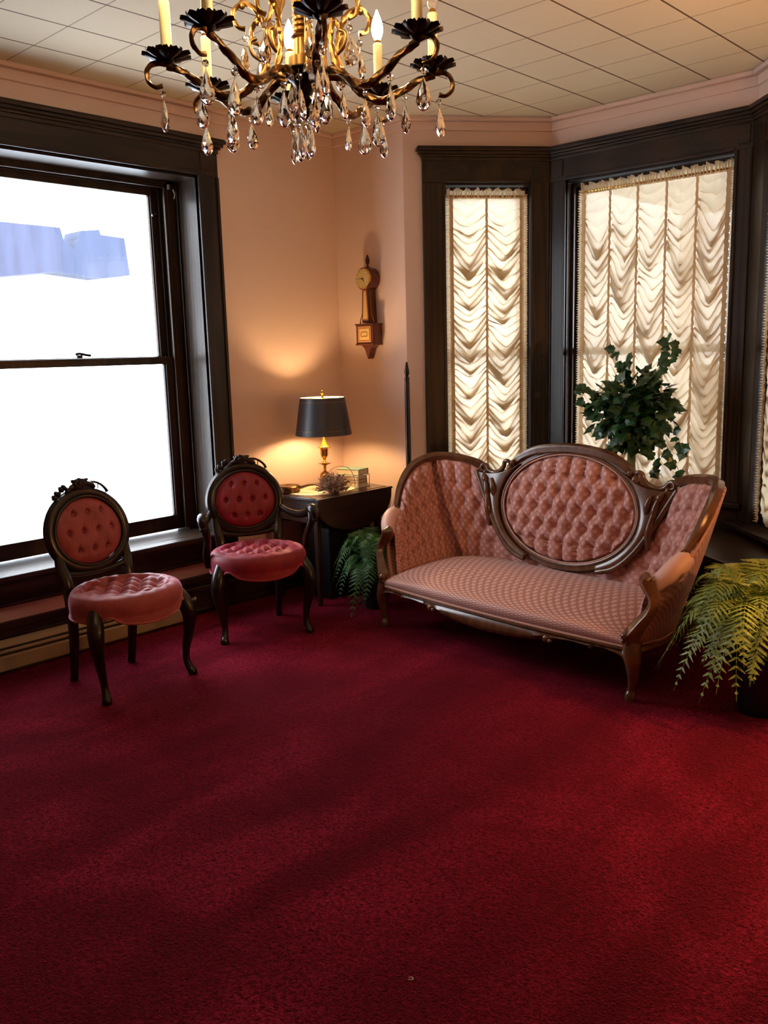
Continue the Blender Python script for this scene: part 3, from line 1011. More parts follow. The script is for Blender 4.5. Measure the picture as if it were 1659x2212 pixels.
        lp = [(.752, .012, .26), (.757, .0, .215), (.768, -.006, .165), (.768, .0, .105), (.760, .004, .05), (.757, -.002, .022), (.757, -.004, .0)]
        mb = MB(); mb.tube(*crm([(sg * p[0], p[1], p[2]) for p in lp], [.04, .042, .035, .025, .019, .024, .022]), 14, up=(0, -1, 0), lobes=4, amp=.06)
        mb.build('leg', 'walnut', root, angle=60)
        mb = MB(); mb.tube(*crm([(sg * .62, .60, .22), (sg * .63, .63, .11), (sg * .66, .69, .0)], [.03, .024, .018]), 10, square=True)
        mb.build('leg', 'walnut', root)
        mb = MB(); mb.tube(catmull([(sg * .752, .04, .205), (sg * .74, .25, .185), (sg * .68, .5, .18), (sg * .60, .60, .18)], 6), 0.022, 8)
        mb.build('side_rail', 'walnut', root)
    # seat
    def yf(x): return -.012 - .035 * (1 - min(1, (x / .74) ** 2))
    prof = [(0, .236), (-.012, .252), (-.016, .272), (-.008, .29), (.015, .303), (.06, .318), (.14, .338), (.26, .355), (.38, .358), (.50, .345), (.60, .32)]
    def seat(a, b):
        x = (2 * a - 1); k = interp([(p[0], p[1], 0) for p in prof], b)
        ex = 1 - abs(x) ** 8
        X = x * (.745 - .04 * max(0, k.x) / .6)
        z = .236 + (k.y - .236) * (0.5 + 0.5 * ex)
        return (X, k.x + yf(X) * (1 - max(0, k.x) / .6), z)
    mb = MB(); mb.grid(seat, 70, 50, lambda a, b: ((2 * a - 1) * .74, b * .72))
    mb.build('seat_cushion', 'rose_damask', root, angle=180)
    mb = MB(); mb.tube([(-.74 + 1.48 * i / 40, yf(-.74 + 1.48 * i / 40) - .006, .236) for i in range(41)], .007, 8); mb.build('seat_piping', 'gimp', root)
    low = [(0, .146), (.12, .152), (.22, .162), (.30, .174), (.345, .192), (.38, .186), (.42, .197), (.50, .204), (.56, .198), (.60, .207), (.66, .204), (.71, .188), (.75, .165)]
    def rail(a, b):
        x = 2 * a - 1; k = interp([(p[0], p[1], 0) for p in low], abs(x))
        X = k.x * (1 if x >= 0 else -1)
        zt = .236; zl = k.y
        sec = [(0, zt), (-.014, zt - .004), (-.016, zt - .012), (-.006, zt - .018), (-.014, zt - .028 if zt - zl > .03 else zl + .01), (-.022, (zt + zl) / 2 - .006), (-.012, zl + .006), (.004, zl), (.03, zl), (.03, zt)]
        i = int(round(b * (len(sec) - 1)))
        return (X, yf(X) + sec[i][0], sec[i][1])
    mb = MB(); mb.grid(rail, 96, 9)
    for x in (-.36, .36):
        mb.ball((x, yf(x) - .016, .195), (.022, .014, .018)); mb.ball((x + .02, yf(x) - .018, .188), (.012, .01, .012))
    for x in (-.58, .58):
        mb.ball((x, yf(x) - .01, .204), (.012, .01, .01))
    mb.build('front_rail', 'walnut', root, angle=60)
sofa()

# ------------------------------------------------------------------ parlour chairs
def chair(label, loc, rz, vel, arms):
    root = thing('armchair' if arms else 'side_chair', label, 'chair', loc, rz)
    by = lambda z: .362 + .195 * (z - .5)
    cz = .688
    ring = lambda rx, rz_, dy, n=64: [(rx * math.cos(2 * PI * i / n) * (1 - .05 * math.sin(2 * PI * i / n)), by(cz + rz_ * math.sin(2 * PI * i / n)) + dy, cz + rz_ * math.sin(2 * PI * i / n)) for i in range(n)]
    # pad
    btn = [(x, z) for z, xs in ((.775, (-.072, 0, .072)), (.69, (-.11, -.037, .037, .11)), (.605, (-.072, 0, .072))) for x in xs]
    def padf(a, b):
        th = 2 * PI * a
        x = .170 * b * math.cos(th) * (1 - .05 * math.sin(th)); z = cz + .153 * b * math.sin(th)
        h = .028 * (1 - b ** 5)
        for (bx, bz) in btn:
            dx, dz = x - bx, z - bz
            r = math.hypot(dx, dz)
            h -= .016 * math.exp(-(r / .012) ** 2) + .006 * math.exp(-(dx / .006) ** 2 - (dz / .028) ** 2)
        h -= .004 * (1 - tuft(x - .036, z - .69, .072, .17, .3)) * (1 - b)
        return (x, by(z) - .004 - h, z)
    mb = MB(); mb.grid(padf, 120, 60, closeu=True); pad = mb.build('back_pad', vel, root, angle=180)
    for bx, bz in btn:
        mb = MB(); mb.ball((bx, by(bz) - .016, bz), (.006, .004, .006), 8, 6); mb.build('button', vel, pad)
    mb = MB(); mb.grid(lambda a, b: (.185 * b * math.cos(2 * PI * a), by(cz + .168 * b * math.sin(2 * PI * a)) + .024, cz + .168 * b * math.sin(2 * PI * a)), 32, 3, closeu=True)
    mb.build('back_board', vel, root)
    mb = MB()
    mb.tube(ring(.176, .159, -.012), .008, 8, closed=True, up=(0, 1, 0))
    mb.tube(ring(.194, .177, .004), .021, 14, closed=True, up=(0, 1, 0), lobes=3, amp=.12)
    mb.tube(ring(.206, .189, .012), .014, 10, closed=True, up=(0, 1, 0))
    for sg in (-1, 1):
        mb.tube(*crm([(sg * .175, by(.60), .60), (sg * .172, by(.54) - .0, .54), (sg * .163, by(.48) - .008, .48), (sg * .160, .335, .40), (sg * .160, .33, .36)], [.014, .02, .022, .022, .022], 5), 10, square=True)
    mb.tube(*crm([(-.16, by(.50), .512), (-.08, by(.49), .498), (0, by(.49), .494), (.08, by(.49), .498), (.16, by(.50), .512)], [.016, .013, .012, .013, .016], 5), 10)
    mb.build('back_frame', 'black_wood', root, angle=60)
    mb = MB()
    rr = random.Random(5)
    for k in range(9):
        a = k * 2 * PI / 8 if k < 8 else 0
        rad = .014 if k < 8 else 0
        mb.ball((-.012 + 1.4 * rad * math.cos(a), by(.9) - .014 - .006 * (k == 8), .908 + 1.3 * rad * .8 * math.sin(a)), (.014, .011, .013), 10, 7)
    for k, (x, z, rx, rz2, an) in enumerate(((-.045, .893, .022, .01, .5), (.03, .90, .024, .011, -.3), (-.07, .878, .018, .009, .9), (.055, .893, .02, .009, -.6), (0, .885, .035, .012, 0), (-.03, .915, .015, .008, -.6), (.02, .918, .02, .007, .2))):
        mb.ball((x, by(z) - .006, z), (rx * 1.3, .012, rz2 * 1.4), 10, 6, Matrix.Rotation(-an, 3, 'Y'))
    mb.tube(*crm([(.03, by(.9), .905), (.07, by(.9), .905), (.10, by(.88), .893), (.125, by(.87), .87), (.135, by(.85), .85)], [.008, .006, .006, .007, .009], 5), 8)
    mb.tube([(.093, by(.89), .90), (.088, by(.86), .872)], .003, 6)
    mb.tube(*crm([(-.06, by(.9), .89), (-.10, by(.88), .885), (-.115, by(.87), .868), (-.135, by(.85), .862), (-.145, by(.84), .845)], [.008, .006, .01, .007, .011], 5), 8)
    for x, z in ((-.10, .89), (-.125, .872), (-.14, .856), (-.085, .897)):
        mb.ball((x, by(z) - .004, z), (.018, .010, .012), 8, 6, Matrix.Rotation(.8, 3, 'Y'))
    mb.build('carved_crest', 'black_wood', root, angle=60)
    # seat
    def outline(th):
        c, s = math.cos(th), math.sin(th)
        n = 2.6
        r = (abs(c / .254) ** n + abs(s / .225) ** n) ** (-1 / n)
        x, y = r * c, r * s
        if y > 0:
            x *= 1 - .30 * (y / .225) ** 1.5
        else:
            y *= 1 + .06 * math.cos(x / .262 * PI)
        return x, y + .146
    def hem(th):
        c, s = math.cos(th), math.sin(th)
        z = .345
        if s < 0:
            z = .350 - .020 * max(0, math.cos((th - 1.5 * PI) * 2.1)) 
            for lg in (1.5 * PI - .82, 1.5 * PI + .82):
                z += .028 * math.exp(-((th - lg) / .13) ** 2)
        return z
    prof = [(0, .462), (.2, .461), (.4, .458), (.6, .458), (.74, .468), (.86, .466), (.95, .454), (1.0, .430), (1.01, .402), (1.0, .375)]
    def seatf(a, b):
        th = 2 * PI * a
        X, Y = outline(th)
        cx_, cy_ = 0, .14
        if b < .86:
            k = interp([(p[0], p[1], 0) for p in prof], b / .86 * .999)
            x, y = cx_ + (X - cx_) * k.x, cy_ + (Y - cy_) * k.x
            z = k.y
            r = k.x
            if r < .78:
                f = min(1, (.78 - r) / .12)
                z -= .046 * (1 - tuft(x, y - .155, .098, .125, .45)) * f
                z += .010 * f
            else:
                z -= .006 * abs(math.sin(th * 9)) * max(0, 1 - abs(r - .8) / .15)
        else:
            t_ = (b - .86) / .14
            x, y = X * (1 + .0), Y
            z = .375 + (hem(th) - .375) * t_
            k = 1 + .012 * t_
            x, y = cx_ + (X - cx_) * k, cy_ + (Y - cy_) * k
        return (x, y, z)
    mb = MB(); mb.grid(seatf, 140, 76, closeu=True); st = mb.build('seat', vel, root, angle=180)
    mb = MB()
    mb.tube([(outline(2 * PI * i / 80)[0] * 1.0, .14 + (outline(2 * PI * i / 80)[1] - .14) * 1.0, hem(2 * PI * i / 80) + .004) for i in range(80)], .006, 8, closed=True)
    mb.grid(lambda a, b: (outline(2 * PI * a)[0] * .96 * b, .14 + (outline(2 * PI * a)[1] - .14) * .96 * b, hem(2 * PI * a) + .012), 60, 2, closeu=True)
    mb.build('seat_edging', vel, root)
    for sg in (-1, 1):
        mb = MB()
        mb.tube(*crm([(sg * .215, .045, .40), (sg * .236, .018, .345), (sg * .246, .002, .285), (sg * .240, .006, .21), (sg * .226, .014, .13), (sg * .220, .012, .07), (sg * .224, .0, .035), (sg * .230, -.014, .012), (sg * .230, -.016, .0)], [.03, .036, .034, .026, .019, .016, .018, .022, .018]), 12)
        mb.build('leg', 'black_wood', root, angle=60)
        mb = MB()
        mb.tube(*crm([(sg * .160, .33, .42), (sg * .158, .335, .25), (sg * .156, .35, .12), (sg * .156, .372, .0)], [.021, .020, .018, .016], 5), 12, square=True)
        mb.build('leg', 'black_wood', root)
        if arms:
            mb = MB()
            mb.tube(*crm([(sg * .195, by(.63) + .0, .632), (sg * .225, .32, .610), (sg * .262, .22, .608), (sg * .285, .13, .632), (sg * .290, .075, .658), (sg * .296, .045, .645), (sg * .298, .035, .608)], [.016, .018, .021, .024, .028, .027, .016], 7), 12)
            mb.tube(*crm([(sg * .290, .07, .650), (sg * .285, .055, .60), (sg * .272, .075, .55), (sg * .268, .115, .50), (sg * .272, .14, .44), (sg * .262, .15, .38)], [.024, .022, .020, .020, .021, .02], 7), 12)
            mb.ball((sg * .298, .034, .606), .017, 8, 6)
            mb.build('arm', 'black_wood', root, angle=60)
    return root
chair('armless parlour chair with rose velvet seat and round carved back under the window', (-3.3815, 2.023, 0), math.radians(93), 'velvet_rose', False)
chair('parlour armchair with crimson velvet seat beside the lamp table', (-3.521, 2.8275, 0), math.radians(63.5), 'velvet_red', True)

# ------------------------------------------------------------------ drop leaf table
TZ = .658
tb = thing('drop_leaf_table', 'dark mahogany drop-leaf table in the corner under the lamp', 'table', (-3.90, 3.66, 0))
mb = MB()
pts = []
for i in range(9):
    a = -1 + 2 * i / 8; pts.append((.225 * a, -.315 + .02 * (a * a) - .0))
for i in range(9):
    a = 1 - 2 * i / 8; pts.append((.225 * a, .315 - .02 * a * a))
mb.prism(pts, TZ - .022, TZ, lambda p, d: (p[0], p[1], d))
mb.build('table_top', 'mahogany', tb, smooth=False, bevel=.005)
for sg, dp in ((1, .215), (-1, .215)):
    mb = MB(); n = 24
    pts = [(-.312, 0)] + [(.312 * -math.cos(PI * i / n), -.018 - (dp - .018) * math.sin(PI * i / n) ** .8) for i in range(n + 1)] + [(.312, 0)]
    mb.prism(pts, 0, .018, lambda p, d: (sg * (.232 + d), p[0], TZ - .004 + p[1]))
    mb.prism([(-.315, -.012), (.315, -.012), (.315, .0), (-.315, .0)], -.004, .024, lambda p, d: (sg * (.232 + d), p[0], TZ - .002 + p[1]))
    mb.build('drop_leaf', 'mahogany', tb, smooth=False, bevel=.003)
mb = MB(); mb.box((0, 0, TZ - .09), (.37, .54, .136)); mb.build('apron', 'mahogany', tb, smooth=False)
mb = MB(); mb.box((0, -.272, TZ - .09), (.30, .008, .09)); mb.build('drawer_front', 'mahogany', tb, smooth=False, bevel=.002)
for x in (-.175, .175):
    for y in (-.255, .255):
        mb = MB(); mb.box((x, y, (TZ - .02) / 2), (.036, .036, TZ - .024), 0, .65); mb.build('leg', 'mahogany', tb, smooth=False, bevel=.002)

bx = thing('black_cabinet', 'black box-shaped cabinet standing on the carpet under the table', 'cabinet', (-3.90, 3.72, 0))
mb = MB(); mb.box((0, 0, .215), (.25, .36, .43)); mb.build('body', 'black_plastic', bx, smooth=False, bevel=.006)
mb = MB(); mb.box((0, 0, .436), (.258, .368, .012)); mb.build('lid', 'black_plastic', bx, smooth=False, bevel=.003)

# doily
mb = MB()
n = 96
pts = []
for i in range(n):
    th = 2 * PI * i / n
    c, s = math.cos(th), math.sin(th)
    q = (abs(c) ** 3 + abs(s) ** 3) ** (-1 / 3)
    r = 1 + .04 * abs(math.sin(th * 16))
    pts.append((-3.90 + .165 * q * c * r, 3.60 + .205 * q * s * r))
mb.prism(pts, TZ, TZ + .0025, lambda p, d: (p[0], p[1], d))
tag(mb.build('lace_doily', 'lace', smooth=False), 'cream lace doily with scalloped edge under the table lamp', 'doily')

# ------------------------------------------------------------------ table lamp
Z0 = TZ + .0025
lp = thing('table_lamp', 'brass urn table lamp with dark drum shade, lit, on the corner table', 'lamp', (-3.903, 3.648, Z0))
mb = MB()
mb.lathe([(.047, 0), (.049, .004), (.047, .009), (.038, .012), (.036, .016)], n=32)
mb.build('foot', 'brass', lp)
mb = MB(); mb.lathe([(.033, .014), (.034, .02), (.033, .086), (.030, .094), (.018, .104), (.010, .11)], n=8, rot=PI / 8)
mb.build('octagonal_body', 'brass', lp, smooth=False)
mb = MB(); mb.lathe([(.008, .108), (.007, .122), (.011, .128), (.007, .134), (.012, .142), (.018, .149), (.037, .154), (.037, .157), (.012, .160), (.008, .166), (.012, .172), (.007, .178), (.010, .186), (.018, .196), (.024, .21), (.025, .246), (.028, .25), (.040, .254), (.040, .257), (.028, .262), (.020, .275), (.013, .29), (.009, .305), (.007, .33)], n=28)
mb.build('urn_stem', 'brass', lp)
mb = MB(); mb.lathe([(.014, .33), (.015, .37), (.013, .378)], n=16); mb.build('socket', 'brass', lp)
mb = MB()
for sg in (-1, 1):
    mb.tube(catmull([(sg * .012, 0, .35), (sg * .05, 0, .40), (sg * .055, 0, .46), (sg * .03, 0, .53), (0, 0, .553)], 5), .002, 6)
mb.build('harp', 'brass', lp)
mb = MB(); mb.lathe([(.012, .375), (.016, .385), (.029, .41), (.030, .43), (.022, .452), (.006, .463)], n=20); mb.build('bulb', 'bulb', lp)
def shade_fn(r0, r1, z0, z1):
    return lambda a, b: ((r0 + (r1 - r0) * b) * math.cos(2 * PI * a), (r0 + (r1 - r0) * b) * math.sin(2 * PI * a), z0 + (z1 - z0) * b)
mb = MB(); mb.grid(shade_fn(.172, .135, .332, .556), 64, 2, closeu=True); sh = mb.build('shade', 'shade_out', lp, angle=180)
mb = MB(); mb.grid(shade_fn(.1695, .1325, .332, .556), 64, 2, closeu=True, flip=True); mb.build('shade_lining', 'shade_in', sh, angle=180)
for r, z in ((.1674, .362), (.1392, .532)):
    mb = MB()
    mb.tube([(r * math.cos(2 * PI * i / 64), r * math.sin(2 * PI * i / 64), z) for i in range(64)], .0008, 6, closed=True)
    mb.build('trim_line', 'gold', sh)
mb = MB()
for k in range(3):
    a = 2 * PI * k / 3
    mb.tube([(0, 0, .553), (.134 * math.cos(a), .134 * math.sin(a), .553)], .0016, 6)
mb.build('spider', 'brass', sh)
mb = MB(); mb.lathe([(.008, .552), (.009, .56), (.005, .566), (.006, .574), (.009, .582), (.005, .588), (.003, .594), (.0055, .600), (.003, .606)], n=14); mb.build('finial', 'brass', lp)

# ------------------------------------------------------------------ things on the table
tr = thing('hand_mirror', 'dark round brass-rimmed hand mirror with curled handle lying on the table', 'mirror', (-4.00, 3.43, TZ))
mb = MB(); mb.lathe([(.066, .0), (.072, .006), (.072, .036), (.066, .042), (.058, .036)], n=32); mb.build('rim', 'bronze', tr)
mb = MB(); mb.lathe([(.058, .034), (.058, .0355)], n=32); mb.build('mirror_face', 'screw', tr)
mb = MB(); mb.tube(*crm([(.06, .01, .03), (.09, .03, .034), (.12, .05, .046), (.15, .075, .05), (.165, .09, .042)], [.012, .008, .007, .006, .003], 5), 8); mb.ball((.065, .02, .04), (.014, .012, .012), 8, 6)
mb.build('handle', 'bronze', tr)

fb = thing('flower_basket', 'small wire-handled basket of dried purple flowers on the table edge', 'basket', (-3.735, 3.555, TZ))
mb = MB(); mb.lathe([(.03, .003), (.042, .03), (.045, .045)], n=24, cap=False); mb.build('bowl', 'wicker', fb)
mb = MB(); mb.tube([(.045 * math.cos(2 * PI * i / 30), .045 * math.sin(2 * PI * i / 30), .045) for i in range(30)], .003, 6, closed=True); mb.build('rim', 'wicker', fb)
mb = MB()
mb.tube(catmull([(-.05, -.03, .03), (-.05, -.02, .09), (-.02, .03, .15), (.02, .10, .145), (.03, .14, .09), (.03, .15, .02)], 8), .0018, 6)
mb.build('handle', 'wicker', fb)
mb = MB(); rr = random.Random(9)
for k in range(260):
    a = rr.uniform(0, 2 * PI); e = rr.uniform(.0, 1.2); L = rr.uniform(.065, .115)
    d = Vector((math.cos(a) * math.cos(e), math.sin(a) * math.cos(e), math.sin(e)))
    p0 = Vector((0, 0, .022)); p1 = p0 + d * L
    p1.z = max(p1.z, .004)
    mb.tube([p0, p1], .0008, 4)
    for q in range(4):
        c = p0.lerp(p1, .7 + q * .1) + Vector([rr.uniform(-.003, .003) for _ in range(3)])
        mb.ball(c, (rr.uniform(.0024, .005),) * 3, 5, 4)
mb.build('dried_flowers', 'dried', fb)

def book(name, label, loc, rz, size, cover, group):
    r = thing(name, label, 'book', loc, rz, group)
    L, W_, T_ = size
    mb = MB(); mb.box((0, 0, .0015), (L, W_, .003)); mb.box((0, 0, T_ - .0015), (L, W_, .003)); mb.box((0, W_ / 2 - .0015, T_ / 2), (L, .003, T_))
    mb.build('cover', cover, r, smooth=False, bevel=.0008)
    mb = MB(); mb.box((0, -.002, T_ / 2), (L - .008, W_ - .008, T_ - .006)); mb.build('pages', 'paper', r, smooth=False)
BX, BY = -3.85, 3.83
rk = thing('book_rack', 'little white wire rack holding the stacked books on the table', 'rack', (BX, BY, TZ), .15)
mb = MB()
for x in (-.085, .085):
    for y in (-.058, .058):
        mb.tube([(x, y, 0), (x * 1.04, y * 1.04, .075)], .0022, 6)
for z, k in ((.004, 1.0), (.073, 1.04)):
    c = [(-.085 * k, -.058 * k, z), (.085 * k, -.058 * k, z), (.085 * k, .058 * k, z), (-.085 * k, .058 * k, z)]
    mb.tube(c + [c[0]], .0022, 6)
mb.build('wire_frame', 'white_paint', rk)
book('book', 'cream book at the bottom of the stack in the wire rack', (BX, BY, TZ + .007), .15, (.155, .105, .02), 'cream_cover', 'stacked books')
book('book', 'brown book second from the bottom of the stack in the wire rack', (BX, BY, TZ + .0275), .17, (.15, .10, .02), 'brown_cover', 'stacked books')
book('book', 'tan book third from the bottom of the stack in the wire rack', (BX, BY, TZ + .048), .13, (.15, .10, .02), 'cream_cover', 'stacked books')
book('book', 'thick pale green book on top of the stack', (BX, BY, TZ + .077), .22, (.165, .115, .036), 'green_cover', 'stacked books')

# ------------------------------------------------------------------ banjo clock
ck = thing('banjo_clock', 'mahogany banjo wall clock with ivory dial on the rear wall', 'clock', (-3.878, 4.09, 1.44))
def disc_y(mb, r, y0, y1, z, n=32, r2=None):
    r2 = r if r2 is None else r2
    mb.prism([(math.cos(2 * PI * i / n), math.sin(2 * PI * i / n)) for i in range(n)], 0, 1, lambda p, d: (p[0] * (r if d == 0 else r2), (y0 if d == 0 else y1), z + p[1] * (r if d == 0 else r2)))
mb = MB(); disc_y(mb, .068, 0, -.08, .485)
mb.prism([(-.034, .22), (.034, .22), (.022, .43), (-.022, .43)], 0, -.07, lambda p, d: (p[0], d, p[1]))
mb.build('case', 'clock_wood', ck, smooth=False, bevel=.003)
mb = MB(); mb.prism([(-.072, .09), (.072, .09), (.072, .205), (-.072, .205)], 0, -.085, lambda p, d: (p[0], d, p[1]))
mb.prism([(-.078, .205), (.078, .205), (.078, .214), (-.078, .214)], 0, -.09, lambda p, d: (p[0], d, p[1]))
mb.prism([(-.076, .082), (.076, .082), (.076, .092), (-.076, .092)], 0, -.09, lambda p, d: (p[0], d, p[1]))
mb.build('pendulum_box', 'clock_wood', ck, smooth=False, bevel=.002)
mb = MB(); mb.prism([(-.062, .084), (-.045, .076), (-.028, .062), (-.018, .042), (-.013, .026), (-.006, .01), (0, -.002), (.006, .01), (.013, .026), (.018, .042), (.028, .062), (.045, .076), (.062, .084)], -.01, -.06, lambda p, d: (p[0], d, p[1]))
mb.build('bracket', 'clock_wood', ck, smooth=False)
mb = MB(); disc_y(mb, .064, -.08, -.088, .485, 40, .060); mb.build('bezel', 'brass', ck, smooth=False)
dl = MB(); disc_y(dl, .058, -.084, -.0895, .485, 40); dl = dl.build('dial', 'dial', ck, smooth=False)
mb = MB()
for k in range(12):
    a = k * PI / 6
    rx, rz = math.sin(a), math.cos(a)
    px_, pz_ = rx * .049, rz * .049
    tx, tz = rz, -rx
    mb.prism([(px_ + rx * .004 + tx * .0012, pz_ + rz * .004 + tz * .0012), (px_ - rx * .004 + tx * .0012, pz_ - rz * .004 + tz * .0012), (px_ - rx * .004 - tx * .0012, pz_ - rz * .004 - tz * .0012), (px_ + rx * .004 - tx * .0012, pz_ + rz * .004 - tz * .0012)], -.0895, -.0901, lambda p, d: (p[0], d, .485 + p[1]))
mb.build('hour_mark', 'ink', dl, smooth=False)
for ang, L in ((-94, .042), (148, .030)):
    a = math.radians(ang); mb = MB()
    sx, sz = math.sin(a), math.cos(a)
    mb.prism([(-sx * .006 + sz * .0018, -sz * .006 - sx * .0018), (sx * L, sz * L), (-sx * .006 - sz * .0018, -sz * .006 + sx * .0018)], -.090, -.0915, lambda p, d: (p[0], d, .485 + p[1]))
    mb.build('hand', 'ink', dl, smooth=False)
mb = MB(); disc_y(mb, .004, -.0895, -.0925, .485, 12); mb.build('arbor', 'ink', dl)
mb = MB(); mb.prism([(-.024, .232), (.024, .232), (.012, .415), (-.012, .415)], -.07, -.0725, lambda p, d: (p[0], d, p[1])); th = mb.build('throat_panel', 'tan_glass', ck, smooth=False)
mb = MB(); mb.prism([(-.017, .242), (.017, .242), (.0075, .405), (-.0075, .405)], -.0725, -.0735, lambda p, d: (p[0], d, p[1])); mb.build('throat_inlay', 'gilt_glass', th, smooth=False)
mb = MB(); mb.prism([(-.056, .10), (.056, .10), (.056, .197), (-.056, .197)], -.085, -.0875, lambda p, d: (p[0], d, p[1])); bxp = mb.build('box_panel', 'tan_glass', ck, smooth=False)
mb = MB(); mb.prism([(-.047, .109), (.047, .109), (.047, .188), (-.047, .188)], -.0875, -.0882, lambda p, d: (p[0], d, p[1])); mb.build('panel_border', 'wicker', bxp, smooth=False)
mb = MB(); mb.prism([(-.043, .113), (.043, .113), (.043, .184), (-.043, .184)], -.0882, -.0888, lambda p, d: (p[0], d, p[1])); mb.build('panel_field', 'gilt_glass', bxp, smooth=False)
mb = MB()
loop = [(.026 * math.copysign(min(1, abs(math.cos(t_)) * 1.3), math.cos(t_)), -.0895, .1485 + .013 * math.copysign(min(1, abs(math.sin(t_)) * 1.3), math.sin(t_))) for t_ in [2 * PI * i / 32 for i in range(32)]]
mb.tube(loop, .0016, 6, closed=True); mb.build('panel_motif', 'wicker', bxp)
for sg in (-1, 1):
    mb = MB(); mb.tube(*crm([(sg * .030, -.06, .41), (sg * .034, -.06, .33), (sg * .040, -.06, .27), (sg * .056, -.06, .235), (sg * .056, -.06, .216)], [.0025, .0025, .0025, .003, .005], 5), 8); mb.build('side_arm', 'brass', ck)
mb = MB(); mb.lathe([(.022, .55), (.024, .556), (.012, .562), (.007, .570), (.006, .575), (.012, .585), (.014, .60), (.010, .618), (.003, .635)], (0, -.04, -.005), 16); mb.build('finial', 'clock_wood', ck)

# ------------------------------------------------------------------ turned pole
pl = thing('turned_pole', 'tall slender dark turned pole standing behind the sofa end', 'pole', (-3.512, 3.98, 0))
mb = MB(); mb.lathe([(.017, .02), (.0165, 1.0), (.0145, 1.305), (.0150, 1.31)], n=16); mb.build('shaft', 'black_wood', pl)
mb = MB(); mb.lathe([(.015, 1.308), (.016, 1.318), (.012, 1.326), (.009, 1.334), (.014, 1.342), (.0155, 1.352), (.013, 1.372), (.009, 1.39), (.010, 1.394), (.007, 1.402), (.007, 1.408), (.003, 1.415)], n=16); mb.build('finial', 'black_wood', pl)
mb = MB(); mb.lathe([(.055, 0), (.055, .012), (.03, .022), (.018, .03)], n=20); mb.build('foot', 'black_wood', pl)

# ------------------------------------------------------------------ ferns
def frond(mb, base, az, reach, rise, droop, wmax, npin=26, rr=random, tw=0.0):
    path = []
    n = npin
    for i in range(n + 1):
        t_ = i / n
        r = reach * (t_ ** .9)
        z = rise * math.sin(min(1, t_ * 1.15) * PI * .62) - droop * t_ ** 2.6
        wob = tw * t_ * t_
        path.append(Vector((base[0] + r * math.cos(az + wob), base[1] + r * math.sin(az + wob), max(.008, base[2] + z))))
    mb.tube(path, [.0016 * (1 - .7 * i / n) for i in range(n + 1)], 4)
    for i in range(2, n + 1):
        t_ = i / n
        w = wmax * (math.sin(PI * min(1, (t_ * .92 + .10))) ** .75)
        tan = (path[i] - path[i - 1]).normalized()
        side = tan.cross(Vector((0, 0, 1)))
        side = side.normalized() if side.length > 1e-3 else Vector((1, 0, 0))
        nr = side.cross(tan)
        for sg in (-1, 1):
            d = (side * sg + tan * .45 + nr * rr.uniform(-.12, .12) - Vector((0, 0, .15))).normalized()
            q = nr
            e = tan * (wmax * .15)
            p0 = path[i]; L = w * rr.uniform(.85, 1.05)
            # serrated pinna: little teeth along both edges
            prev = None; vs = []; m = 5
            for k in range(m + 1):
                s_ = k / m
                c = p0 + d * (L * s_) - Vector((0, 0, .12 * L * s_ * s_))
                hw = (1 - s_) ** .8 * (.72 if k else .35)
                vs += [c - e * hw, c + e * hw]
                if k < m:
                    c2 = p0 + d * (L * (s_ + .6 / m)) - Vector((0, 0, .12 * L * s_ * s_))
                    hw2 = hw * .55
                    vs += [c2 - e * hw2, c2 + e * hw2]
            fs = [(j, j + 1, j + 3, j + 2) for j in range(0, len(vs) - 2, 2)]
            mb.add(vs, fs)
def fern(name, label, loc, nf, reach, rise, droop, wmax, mat, seed, pot_r, pot_h, potmat, bias=None):
    rr = random.Random(seed)
    root = thing(name, label, 'fern', loc)
    mb = MB(); mb.lathe([(pot_r * .72, 0), (pot_r * .95, pot_h * .85), (pot_r * 1.02, pot_h * .86), (pot_r * 1.02, pot_h), (pot_r * .93, pot_h), (pot_r * .9, pot_h * .9)], n=28); mb.build('pot', potmat, root, angle=30)
    mb = MB(); mb.lathe([(pot_r * .91, pot_h * .9), (pot_r * .3, pot_h * .95)], n=20); mb.build('soil', 'soil', root)
    mb = MB()
    for k in range(nf):
        az = rr.uniform(0, 2 * PI) if bias is None else rr.gauss(bias[0], bias[1])
        q = rr.random()
        frond(mb, (rr.uniform(-.03, .03), rr.uniform(-.03, .03), pot_h), az, reach * (.5 + .55 * q), rise * (.65 + .5 * rr.random()), droop * (q ** 1.2) * rr.uniform(.6, 1.2), wmax * rr.uniform(.8, 1.15), 26, rr, rr.uniform(-.35, .35))
    mb.build('fronds', mat, root, smooth=False)
    return root
fern('potted_fern', 'bushy yellow-green fern in a dark pot at the right end of the sofa', (-1.20, 3.48, 0), 170, .40, .36, .44, .088, 'fern_light', 4, .12, .22, 'navy_pot')
fern('potted_fern', 'dark green fern on the floor between the table and the sofa', (-3.46, 3.60, 0), 90, .26, .27, .36, .066, 'fern_dark', 6, .09, .17, 'black_plastic')

